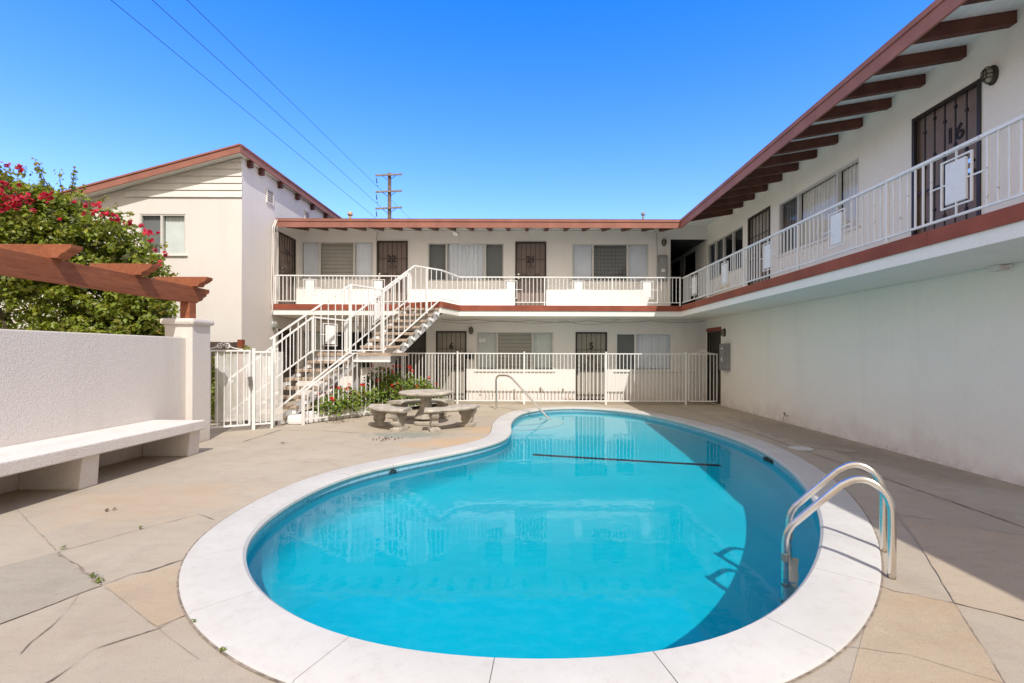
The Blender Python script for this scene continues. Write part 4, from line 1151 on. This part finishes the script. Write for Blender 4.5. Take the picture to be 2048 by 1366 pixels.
put(lp, (5.41, 5.55, 4.66), -pi / 2, 'bronze caged oval wall lamp at the upper corner of door 16')
lg = lamp_proto('wall_lamp', '', 'lamp_grey', 'grey bulkhead lamps on the side of the house')
put(lg, (-6.8, 12.92, 4.76), pi / 2, 'grey bulkhead lamp high on the house side wall, beside the roof edge', True)
put(lg, (-6.8, 12.92, 2.16), pi / 2, 'grey bulkhead lamp low on the house side wall, above the stair foot')

fl = thing('floodlight', 'tilted white floodlight hanging from the back roof edge', 'floodlight', (-1.98, 13.4, 4.8))
c = V((-1.93, 13.28, 4.735)); ax = V((.80, 0, -.42)).normalized(); bx_ = V((.42 * .75, -.55, .80 * .75)).normalized(); bx_ = (bx_ - ax * bx_.dot(ax)).normalized(); nz_ = ax.cross(bx_)
if nz_.y > 0: nz_ = -nz_
def ob(mb, c, a, b, n, ha, hb, hn): mb.hexa([c + a * sa * ha + b * sb * hb + n * sn * hn for sn in (-1, 1) for sa, sb in ((-1, -1), (1, -1), (1, 1), (-1, 1))])
mb = MB(); ob(mb, c, ax, bx_, nz_, .085, .06, .025); mb.build('housing', M['lamp_grey'], fl, bevel=.006)
mb = MB(); ob(mb, c + nz_ * .027, ax, bx_, nz_, .07, .047, .003); mb.build('lens', M['floodlens'], fl)
mb = MB(); mb.tube([c - nz_ * .02, V((-1.95, 13.34, 4.83)), V((-1.95, 13.36, 4.9))], .014, 8); mb.build('bracket', M['lamp_metal'], fl)

mt = thing('meter_box', 'grey electric meter box on the back wall at the balcony passage', 'meter box', (bx(1322), 14.3, 3.6))
z0, z1 = 1.43 + (706 - 562) / 67, 1.43 + (706 - 511) / 67
mb = MB(); BACK.box(mb, bx(1312.5), bx(1332), z0, z1, .002, .14); mb.build('cabinet', M['meter'], mt, bevel=.012)
mb = MB(); BACK.box(mb, bx(1316.5), bx(1330), z0 + .08, z1 - .07, .142, .155); mb.build('door', M['galv'], mt, bevel=.005)
mb = MB(); BACK.box(mb, bx(1319.5), bx(1326), z0 + .26, z0 + .34, .157, .16); mb.build('label_plate', M['paper'], mt)
mb = MB(); cc = BACK.p(bx(1321.5), z1 - .2, .157); mb.tube([cc, cc + V((0, -.05, 0))], .06, 18); mb.build('meter_dial', M['lamp_grey'], mt, smooth=True)
ec = thing('electrical_cabinet', 'tall grey electrical cabinet on the right wall near the back gate', 'electrical box', (5.41, 12.9, .95))
mb = MB(); RIGHT.box(mb, 12.62, 13.02, .98, 1.70, .002, .13); mb.build('cabinet', M['meter'], ec, bevel=.01)
mb = MB(); RIGHT.box(mb, 12.65, 12.99, 1.02, 1.66, .132, .145); mb.build('door', M['meter'], ec, bevel=.005)
mb = MB(); RIGHT.box(mb, 12.78, 12.88, 1.54, 1.58, .147, .15); mb.build('label_plate', M['paper'], ec)
mb = MB(); RIGHT.box(mb, 12.80, 12.86, 1.22, 1.32, .147, .152); mb.build('latch', M['paper'], ec)
jb = thing('junction_box', 'small cream junction box under the right balcony edge', 'junction box', (5.3, 5.42, 2.4))
mb = MB(); mb.box(5.30, 5.408, 5.36, 5.50, 2.375, 2.437); mb.build('box', M['stucco_house'], jb, bevel=.006)
mb = MB(); mb.tube([(5.36, 5.36, 2.41), (5.36, 5.28, 2.41)], .014, 8); mb.build('conduit_stub', M['stucco_house'], jb)
mbx = thing('mailbox', 'small black mailbox on the wall beside door 6', 'mailbox', (bx(940), 14.3, 1.3))
mb = MB(); BACK.box(mb, bx(933.8), bx(947.5), 1.25, 1.40, .002, .09); mb.build('body', M['black'], mbx, bevel=.008)
mb = MB(); BACK.box(mb, bx(933.2), bx(948.1), 1.402, 1.42, .0, .10); mb.build('lid', M['black'], mbx)
nb = thing('notice', 'white paper notice taped inside the ground floor window beside door 6', 'notice', (bx(963.5), 14.3, 1.75))
mb = MB(); BACK.box(mb, bx(957.5), bx(963.2), 1.74, 1.86, -.043, -.040); BACK.box(mb, bx(964.3), bx(970.5), 1.74, 1.86, -.043, -.040); mb.build('sheet', M['paper'], nb)
hb = thing('hose_bib', 'rusty hose tap sticking out of the right wall near the ground', 'tap', (5.38, 10, .1))
yb = F_PX * 5.35 / (1571 - VX)
mb = MB(); mb.tube([(5.41, yb, .16), (5.33, yb, .16), (5.31, yb, .12), (5.31, yb, .03)], .016, 8); mb.build('pipe', M['lid'], hb, smooth=True)
mb = MB(); mb.tube([(5.33, yb, .16), (5.33, yb, .21)], .01, 6); mb.tube([(5.33, yb - .035, .215), (5.33, yb + .035, .215)], .009, 6); mb.build('handle', M['lamp_metal'], hb)
vp = thing('vent_pipe', 'grey metal vent pipe on the roof near the valley', 'vent pipe', (at(1285.5, 442, 15.2).x, 15.2, 5.3))
x = at(1285.5, 440, 15.2).x; mb = MB(); mb.tube([(x, 15.2, 5.2), (x, 15.2, 5.86)], .035, 10); mb.build('pipe', M['galv'], vp, smooth=True)
mb = MB(); mb.lathe([(.04, 5.80), (.065, 5.82), (.065, 5.88), (.03, 5.91)], (x, 15.2, 0), 14); mb.build('cap', M['galv'], vp, smooth=True)
vp = thing('vent_pipe', 'tan clay vent pipe on the roof beside the house eave', 'vent pipe', (at(699.5, 440, 15.2).x, 15.2, 5.3))
x = at(699.5, 440, 15.2).x; mb = MB(); mb.tube([(x + .02, 15.2, 5.2), (x, 15.2, 5.80)], .045, 10); mb.build('pipe', M['pipe_tan'], vp, smooth=True)
mb = MB(); mb.lathe([(.05, 5.76), (.085, 5.79), (.085, 5.84), (.07, 5.88), (.05, 5.88)], (x, 15.2, 0), 12); mb.build('cap', M['pipe_tan'], vp, smooth=True)

def cable(label, pts, r=.006, sag=.05, mat='cable', n=10, name='cable', r2=None):
    o_pts = []
    pts = [V(p) for p in pts]
    for a, b in zip(pts, pts[1:]):
        for i in range(n):
            t = i / n; o_pts.append(a.lerp(b, t) + V((0, 0, -sag * 4 * t * (1 - t))))
    o_pts.append(pts[-1])
    mb = MB(); mb.tube(o_pts, r, 6); o = mb.build(name, M[mat], None, smooth='all'); return props(o, label, 'cable')
cable('thin cable strung along under the back roof edge', [at(560, 452, 13.3), at(700, 456, 13.4), at(748, 458, 13.6), at(900, 461, 13.6), at(1060, 459, 13.6), at(1230, 459, 13.6), at(1308, 458, 14.2)], .006, .03)
cable('cable dropping from the roof edge beside door 22', [at(745, 458, 13.7), at(754, 466, 14.25), at(752, 482, 14.28)], .007, 0)
cable('cable dropping down the wall to the meter box', [at(1308, 458, 14.2), at(1313, 470, 14.28), at(1314, 512, 14.28)], .007, 0)
cable('tangled cables sagging under the back balcony', [at(882, 638, 13.9), at(950, 639, 13.9), at(1060, 641, 13.9), at(1180, 641, 13.9), at(1300, 640.5, 13.9), at(1408, 641, 14.2)], .008, .05)
cable('lower loop of loose cable drooping under the back balcony', [at(1130, 641, 13.95), at(1238, 638, 13.95)], .006, .14)
cable('loose cable under the balcony near door 6', [at(882, 643, 13.9), at(1000, 641, 13.9), at(1130, 642, 13.9)], .006, .07)
cable('cables fixed along the underside of the balcony left of the stair', [(-6.7, 13.0, 2.40), (-6.0, 13.9, 2.38), (-4.4, 14.2, 2.38), (-2.6, 14.2, 2.38)], .010, .04)
for dx, lab in ((0, 'pale conduit cable running down the house corner behind the railing end'), (.045, 'second pale conduit cable hanging beside the house corner')):
    cable(lab, [(-6.74 + dx, 12.93, 5.0), (-6.74 + dx, 12.78, 4.75), (-6.76 + dx * .7, 12.80, 3.9), (-6.77 + dx * 1.6, 12.78, 3.2), (-6.76, 12.82, 2.45)], .013, 0, 'stucco_house')

# ================================================================ UTILITY POLE AND WIRES
up = thing('utility_pole', 'wooden utility pole with three crossarms beyond the roof', 'utility pole', (at(778, 700, 38).x, 38, 0))
X = at(778, 700, 38).x
mb = MB(); mb.tube([(X + .03, 38, -.1), (X, 38, 15.65)], [.19, .135], 12); mb.build('pole', M['pole'], up, smooth=True)
for py in (352.5, 385.5, 418.5):
    z = at(778, py, 38).z; mb = MB(); mb.bar((X - 1.05, 37.80, z - .045), (X + 1.06, 37.72, z + .035), .10, .12); ca = mb.build('crossarm', M['crossarm'], up)
    mb = MB(); mb.bar((X - .55, 37.80, z - .05), (X - .1, 37.84, z - .36), .025, .03); mb.bar((X + .55, 37.80, z - .05), (X + .1, 37.84, z - .36), .025, .03); mb.build('brace', M['wire'], ca)
    mb = MB(); mb.tube([(X - .98, 37.78, z - .25), (X - .93, 37.78, z - .66)], [.03, .045], 8); mb.tube([(X - .9, 37.78, z - .85), (X - .88, 37.78, z - .9)], .05, 8); mb.build('insulator', M['wire'], ca)
for (x0, lab, x1, y1, x2, y2) in ((217, 'lowest and leftmost overhead power line crossing the sky', 752, 438, 0, 0), (300, 'middle overhead power line crossing the sky', 755, 410, 0, 0), (370, 'highest and rightmost overhead power line crossing the sky', 756, 376, 0, 0)):
    a = at(x1, y1, 37.8); b = at(x0, 0, 16.0); d = b - a
    cable(lab, [a + d * -.6, a, a + d * .5, b, a + d * 1.7, a + d * 2.6], .0105, 0, 'wire', 4, 'power_line')

# ================================================================ WOOD FENCE BEHIND THE GATE
wf = thing('wood_fence', 'dark weathered wood fence with a red post behind the mesh gate', 'fence', (-7.2, 11.0, 0))
mb = MB()
for i in range(9):
    x = -8.0 + i * .152; mb.box(x, x + .145, 11.15, 11.17, 0, 1.66 + random.uniform(-.01, .01))
mb.build('boards', M['fence_wood'], wf)
mb = MB(); mb.box(-6.63, -6.52, 11.05, 11.16, 0, 1.72); mb.build('post', M['trim'], wf)

# ================================================================ PLANTS
def leaf(mb, p, n, size, col, fold=.25, aspect=.62):
    n = n.normalized(); a = n.cross(V((random.uniform(-1, 1), random.uniform(-1, 1), random.uniform(-1, 1))))
    if a.length < 1e-3: a = V((1, 0, 0))
    a.normalize(); b = n.cross(a); h = size; w = size * aspect
    tip = p + a * h * .5; base = p - a * h * .5; l = p + b * w * .5 + n * fold * w * .5 - a * h * .08; r = p - b * w * .5 + n * fold * w * .5 - a * h * .08
    i = len(mb.v); mb.v += [tuple(base), tuple(r), tuple(tip), tuple(l)]; mb.f += [(i, i + 1, i + 2), (i, i + 2, i + 3)]; mb.c += [col, col]
def rnd(): 
    v = V((random.gauss(0, 1), random.gauss(0, 1), random.gauss(0, 1))); return v.normalized()
def shade(lo=.55, hi=1.5):
    t = random.uniform(lo, hi); return (t * random.uniform(.85, 1.25), t, t * random.uniform(.6, 1.2))
def clump(mb, c, r, n, size, up=.35, lo=.55, hi=1.5, inner_=.55):
    c = V(c); g = random.uniform(.8, 1.2)
    for _ in range(n):
        d = rnd(); rr = (inner_ + (1 - inner_) * random.random() ** .6) * random.uniform(.85, 1.08)
        p = c + V((d.x * r[0], d.y * r[1], d.z * r[2])) * rr
        nn = (d + V((0, -.25, up)) + rnd() * .75)
        s = shade(lo, hi); leaf(mb, p, nn, size * random.uniform(.65, 1.3), tuple(x * g for x in s))
bv = thing('bougainvillea', 'large bougainvillea bush with magenta flowers rising behind the garden wall', 'bush', (-8.4, 9.0, 0))
mb = MB()
blobs = [(-9.75, 8.65, 4.3, .5), (-8.75, 8.65, 3.98, .45), (-9.8, 8.9, 4.0, .85), (-9.0, 8.9, 3.78, .78), (-8.3, 8.8, 3.62, .70), (-7.7, 8.75, 3.32, .68), (-7.15, 8.7, 2.95, .55), (-6.85, 8.7, 2.2, .40), (-8.7, 8.5, 3.3, .7), (-6.95, 8.7, 2.45, .42), (-7.15, 8.8, 1.95, .45), (-7.7, 8.7, 1.9, .5), (-8.3, 8.8, 1.75, .55), (-7.3, 8.9, 2.15, .56), (-8.1, 9, 2.5, .85), (-9.1, 9, 2.75, .85), (-10.5, 9, 3.7, .95),
         (-10.4, 9, 2.5, .95), (-7.1, 8.9, 1.55, .45), (-7.8, 9, 1.5, .62), (-8.6, 9, 1.55, .55), (-9.6, 9.6, 1.5, .5), (-6.95, 8.95, 2.0, .36), (-8.5, 8.6, 2.9, .6), (-9.5, 8.6, 3.2, .6)]
for (x, y, z, r) in blobs:
    core = MB()
    ng = int(60 * r * r / .5)
    for _ in range(ng):
        d = rnd(); c = V((x, y, z)) + V((d.x * r, d.y * r * .9, d.z * r)) * random.uniform(.62, 1.0)
        rr = random.uniform(.12, .24)
        clump(mb, c, (rr, rr, rr * .8), 36, .088, lo=.5, hi=1.55, inner_=.2)
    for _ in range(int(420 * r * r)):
        d = rnd(); p = V((x, y, z)) + d * r * random.uniform(.2, .75); leaf(mb, p, rnd(), .16, shade(.2, .45))  # inner leaves coloured darker, putting the shade inside the bush into their colour
stems = MB()
def sprig(p0, p1, n=22, size=.075, red=0):
    p0 = V(p0); p1 = V(p1); mid = (p0 + p1) / 2 + rnd() * .08; pts = []
    for i in range(9):
        t = i / 8; pts.append(p0 * (1 - t) ** 2 + mid * 2 * t * (1 - t) + p1 * t * t)
    sm = MB(); sm.tube(pts, [.008 - .0006 * i for i in range(9)], 5); sm.build('shoot', M['stem'], bv)
    for i in range(n):
        t = random.uniform(.15, 1.02); p = p0 * (1 - t) ** 2 + mid * 2 * t * (1 - t) + p1 * t * t
        d = rnd(); s = shade(.6, 1.4); s = (s[0] * 1.35, s[1] * .9, s[2]) if t > .8 else s
        leaf(mb, p + d * random.uniform(.02, .07), d + V((0, -.3, .4)), size * random.uniform(.6, 1.25), s)
YB = 8.55
for a, b, n in (((92, 390), (68, 320), 34), ((100, 385), (76, 330), 20), ((140, 400), (148, 338), 44), ((125, 390), (118, 345), 18), ((150, 395), (172, 372), 16), ((165, 405), (212, 396), 18), ((20, 400), (12, 345), 26), ((38, 395), (35, 362), 18),
                ((190, 425), (235, 415), 16), ((230, 430), (262, 428), 18), ((255, 470), (305, 470), 22), ((280, 500), (335, 492), 22), ((300, 520), (348, 548), 26), ((300, 545), (352, 552), 18), ((300, 560), (340, 580), 22), ((290, 600), (322, 622), 18), ((300, 640), (330, 660), 22), ((285, 640), (322, 668), 18)):
    sprig(at(a[0], a[1], YB), at(b[0], b[1], YB - .1), n)
mb.build('foliage', M['leaf'], bv, fix=False)
for p, q, r in (((-8.6, 9.3, 0), (-8.3, 9.0, 1.9), .05), ((-8.8, 9.3, 0), (-9.4, 9.0, 2.2), .045), ((-9.0, 9.2, 0.2), (-9.9, 8.9, 2.6), .035), ((-8.5, 9.3, 0), (-7.5, 9.0, 2.1), .04), ((-9.3, 9.2, 1.2), (-8.9, 8.7, 2.9), .02)):
    p = V(p); q = V(q); stems = MB(); stems.tube([p, p.lerp(q, .35) + rnd() * .08, p.lerp(q, .7) + rnd() * .08, q], [r, r * .8, r * .6, r * .35], 7); stems.build('branch', M['stem'], bv, smooth=True)
for (px, py, k, rad) in ((12, 332, 8, .08), (38, 338, 14, .10), (5, 372, 24, .14), (14, 395, 30, .16), (4, 420, 16, .12), (44, 402, 38, .17), (28, 412, 20, .12), (90, 393, 26, .11), (40, 375, 6, .07), (145, 408, 10, .09), (168, 412, 8, .09), (184, 410, 14, .10), (195, 414, 12, .09), (188, 428, 16, .09), (168, 428, 6, .06),
                         (208, 432, 10, .08), (216, 430, 12, .08), (228, 438, 20, .10), (240, 446, 8, .08), (258, 448, 10, .07), (280, 452, 8, .07), (294, 467, 14, .07), (310, 498, 9, .08), (330, 508, 10, .07), (320, 528, 8, .09), (68, 424, 5, .06), (315, 470, 5, .06), (300, 482, 5, .07), (120, 440, 3, .05)):
    fm = MB(); c = at(px, py, 8.05 if px < 120 else 8.2 if px < 240 else 8.3)
    for _ in range(int(k * .75) if px < 120 else max(3, int(k * .4))):
        p = c + rnd() * min(rad, .012 * k ** .75) * random.uniform(.2, 1); g = random.uniform(.6, 1.25); nz = rnd() + V((.1, -.8, .4))
        for q in range(3): leaf(fm, p + rnd() * .018, nz + rnd() * .5, random.uniform(.05, .075), (g, g * random.uniform(.5, 2.5), g * random.uniform(.6, 1.6)), .2, .8)
    fm.build('flower_cluster', M['bract'], bv, fix=False)

yl = thing('shrub', 'bright yellow green shrub far left below the bougainvillea', 'shrub', (-11.3, 10.4, 0))
mb = MB()
for _ in range(60): clump(mb, (random.uniform(-12.4, -10.4), random.uniform(10.1, 10.9), random.uniform(1.0, 2.15)), (.2, .2, .16), 30, .10, lo=.7, hi=1.4)
mb.build('foliage', M['leaf_bright'], yl, fix=False)
mb = MB(); mb.tube([(-11.3, 10.5, 0), (-11.3, 10.5, 1.4)], .05, 7); mb.build('stem', M['stem'], yl)
hg = thing('hedge', 'dark green hedge seen through the bars left of the mesh gate', 'hedge', (-6.7, 10.0, 0))
mb = MB()
for _ in range(120): clump(mb, (random.uniform(-7.6, -6.15), random.uniform(9.6, 10.6), random.uniform(.1, 1.5)), (.17, .17, .15), 30, .085, lo=.4, hi=1.3)
mb.build('foliage', M['leaf'], hg, fix=False)
mb = MB()
for x in (-7.2, -6.7): mb.tube([(x, 10.1, 0), (x, 10.1, 1.2)], .03, 6)
mb.build('stems', M['stem'], hg)

# planter bed under the stair
pb = thing('planter_curb', 'low white painted brick curb in front of the geraniums', 'planter', (-4.2, 9.8, 0))
a, b = V((-4.36, 9.62)), V((-3.1, 11.62)); d = (b - a).normalized(); pr = V((-d.y, d.x)); L = (b - a).length; s = 0; n_b = 0
while s < L - .05:
    w = .172; p = a + d * s; q = a + d * min(L, s + w - .012); h = .235 + random.uniform(-.02, .02) - .03 * (s / L)
    mb = MB(); mb.prism([(p.x, p.y, 0), (q.x, q.y, 0), (q.x + pr.x * .11, q.y + pr.y * .11, 0), (p.x + pr.x * .11, p.y + pr.y * .11, 0)], (0, 0, h)); mb.build('brick', M['white_brick'], pb, bevel=.022); s += w
sl = MB(); sl.add([(-4.4, 9.75, .10), (-3.2, 11.65, .10), (-2.3, 12.6, .10), (-2.4, 13.4, .06), (-5.2, 13.0, .10), (-5.0, 10.4, .10)], [(0, 1, 2, 3, 4, 5)]); sl.build('soil', M['soil'], pb)
sb = thing('step_block', 'rough white painted footing block at the foot of the stair', 'block', (-4.55, 9.5, 0))
mb = MB(); mb.box(-4.70, -4.40, 9.46, 9.80, 0, .18); mb.build('block', M['white_brick'], sb, bevel=.05)
GER = [((-3.95, 10.5), .36, .58, 12), ((-3.65, 11.05), .33, .62, 9), ((-3.30, 11.45), .36, .92, 12), ((-3.05, 11.95), .36, .85, 11), ((-2.75, 12.35), .33, .70, 8), ((-2.45, 12.85), .26, .45, 7), ((-4.15, 10.1), .30, .42, 6), ((-3.55, 11.75), .36, .95, 8)]
GL = ['red geranium by the third stair tread, behind the diagonal fence', 'leafy red geranium beneath the stair stringer', 'tall red geranium under the landing, next to the fence corner post', 'bushy red geranium directly behind the fence corner post',
      'red geranium between the fence corner and the round table', 'small red geranium at the far end of the bed, behind the table', 'low red geranium nearest the stair foot', 'tall geranium at the back under the landing with red blooms']
for ((gx, gy), gr, gh, nf), lab in zip(GER, GL):
    gr *= 1.15; gh *= 1.1; nf += 3
    g = thing('geranium', lab, 'flower', (gx, gy, .1), 'geraniums in the bed under the stair')
    mb = MB()
    for _ in range(int(330 * gr * gh / .15)):
        th = random.uniform(0, 2 * pi); rr = gr * sqrt(random.random()); zz = .12 + (gh - .06) * random.random() ** .7 * (1 - .35 * (rr / gr) ** 2)
        leaf(mb, V((gx + rr * cos(th), gy + rr * sin(th), zz)), V((cos(th) * .5, sin(th) * .5 - .35, .9)) + rnd() * .5, random.uniform(.05, .095), shade(.5, 1.5), .15, 1.0)
    mb.build('foliage', M['leaf_geranium'], g, fix=False)
    for _ in range(nf):
        th = random.uniform(pi * .9, 2.1 * pi); rr = gr * random.uniform(.3, 1.0); zz = gh * random.uniform(.35, 1.12) + .08
        c = V((gx + rr * cos(th), gy + rr * sin(th), zz)); fm = MB()
        for _ in range(16):
            d = rnd(); leaf(fm, c + d * .036, d, .034, (random.uniform(.8, 1.2),) * 3, .1, 1)
        fm.build('bloom', M['petal'], g, fix=False)
    mb = MB(); mb.tube([(gx, gy, .08), (gx, gy, gh * .7)], .015, 5); mb.build('stem', M['stem'], g)

# ================================================================ SMALL THINGS ON THE DECK
for (px, py, r, lab) in ((1602, 896, .17, 'round white plastic skimmer lid set in the deck beside the pool'), (1692, 900, .14, 'faint round cover in the deck near the right wall')):
    x, y = gnd(px, py); mb = MB(); mb.lathe([(r, .003), (r, .010), (r * .9, .013), (r * .2, .014)], (x, y, 0), 28)
    o = mb.build('skimmer_lid', M['lid'] if r > .15 else M['deck_grey'], None, smooth=True); props(o, lab, 'lid')
for (px, py, lab, k) in ((563, 889, 'curled dry leaf lying alone on the deck left of the table', 2), (680, 846, 'small pile of dry leaves by the diagonal fence', 14), (775, 880, 'scatter of reddish dry leaves in front of the left concrete bench', 22), (224, 1023, 'dry leaf bits on the deck near the stucco bench', 3)):
    x, y = gnd(px, py); mb = MB()
    for _ in range(k): leaf(mb, V((x + random.gauss(0, .012 * k ** .8), y + random.gauss(0, .01 * k ** .8), .014)), V((0, 0, 1)) + rnd() * .7, random.uniform(.035, .06), (1, 1, 1), .6)
    o = mb.build('dry_leaves', M['dryleaf'], None, fix=False); props(o, lab, 'dry leaves')
for (px, py, lab, k, r) in ((186, 1158, 'small green weed in the wide deck crack, upper of the close pair', 20, .05), (200, 1168, 'small green weed where the deck cracks cross', 24, .05), (128, 1102, 'tiny weed at the slab corner near the bench', 10, .035), (284, 1061, 'tiny weed in the long deck joint', 8, .03), (391, 1251, 'weed growing at the coping edge on the left', 10, .03), (447, 1307, 'dry weed growing at the coping edge near the bottom left', 10, .03)):
    x, y = gnd(px, py); mb = MB()
    for _ in range(k): th = random.uniform(0, 2 * pi); r_ = r * .6; leaf(mb, V((x + cos(th) * r_ * random.random(), y + sin(th) * r_ * random.random(), random.uniform(.008, .03))), V((cos(th), sin(th), 1.0)) + rnd() * .4, random.uniform(.016, .03), shade(.35, .7), .2, .4)
    o = mb.build('weed', M['leaf_bright'], None, fix=False); props(o, lab, 'weed')
x, y = bx(1138), 14.12
wb = MB(); wb.box(x - .16, x + .13, y, y + .12, .003, .08); o = wb.build('wood_block', M['tread'], None, bevel=.008); props(o, 'short brown timber block lying at the foot of the wall beside door 5', 'timber block')

# ================================================================ LIGHT, SKY, CAMERA
SUN = V((.262, -.806, 1.0)).normalized(); EL = math.asin(SUN.z); AZ = atan2(SUN.x, SUN.y)
s = bpy.data.lights.new('sun', 'SUN'); s.energy = 4.2; s.angle = radians(.5); s.color = (1, .955, .90)
so = bpy.data.objects.new('sun', s); COL.objects.link(so); so.rotation_euler = SUN.to_track_quat('Z', 'Y').to_euler()
s.cycles.is_caustics_light = True; water.cycles.is_caustics_caster = True
for o in [basin, stripe_o] + step_os: o.cycles.is_caustics_receiver = True
w = bpy.data.worlds.new('World'); sc.world = w; w.use_nodes = True; nt = w.node_tree
sky = nt.nodes.new('ShaderNodeTexSky'); sky.sky_type = 'NISHITA'; sky.sun_disc = False; sky.sun_elevation = EL; sky.sun_rotation = AZ
sky.air_density = 1.0; sky.dust_density = 0.0; sky.ozone_density = 3.0; sky.altitude = 0
hsv = nt.nodes.new('ShaderNodeHueSaturation'); hsv.inputs['Saturation'].default_value = 1.22; hsv.inputs['Value'].default_value = 2.75
nt.links.new(sky.outputs[0], hsv.inputs['Color'])
# added warm white sky fill behind and beside the camera, brightening the ambient light
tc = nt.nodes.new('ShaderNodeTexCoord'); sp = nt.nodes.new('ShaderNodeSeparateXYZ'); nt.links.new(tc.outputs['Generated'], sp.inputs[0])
fill_f = ramp(nt, math_(nt, 'ADD', sp.outputs[1], math_(nt, 'MULTIPLY', noise(nt, tc.outputs['Generated'], 2.5, 5), .3)), .62, 0.0)
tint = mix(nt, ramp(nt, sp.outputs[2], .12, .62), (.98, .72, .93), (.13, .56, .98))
skyc = mix(nt, fill_f, mix(nt, 1.0, hsv.outputs[0], tint, 'MULTIPLY'), (6.9, 6.15, 5.45))
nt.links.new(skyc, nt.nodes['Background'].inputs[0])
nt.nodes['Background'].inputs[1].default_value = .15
c = bpy.data.cameras.new('camera'); co = bpy.data.objects.new('camera', c); COL.objects.link(co); sc.camera = co
co.location = (0, 0, EYE); c.sensor_width = 36; c.lens = F_PX / 2048 * 36; c.shift_x = -26 / 2048; c.shift_y = 23 / 2048
co.rotation_euler = (Matrix.Rotation(pi / 2, 3, 'X') @ Matrix.Rotation(radians(.17), 3, 'Z')).to_euler()
c.clip_start = .05; c.clip_end = 3000
sc.view_settings.view_transform = 'Standard'; sc.view_settings.look = 'None'; sc.view_settings.exposure = 0; sc.view_settings.gamma = 1
sc.render.film_transparent = False
cy = sc.cycles; cy.max_bounces = 10; cy.diffuse_bounces = 5; cy.glossy_bounces = 5; cy.transmission_bounces = 6; cy.transparent_max_bounces = 12; cy.caustics_refractive = True; cy.caustics_reflective = False; cy.use_denoising = True; cy.sample_clamp_indirect = 6
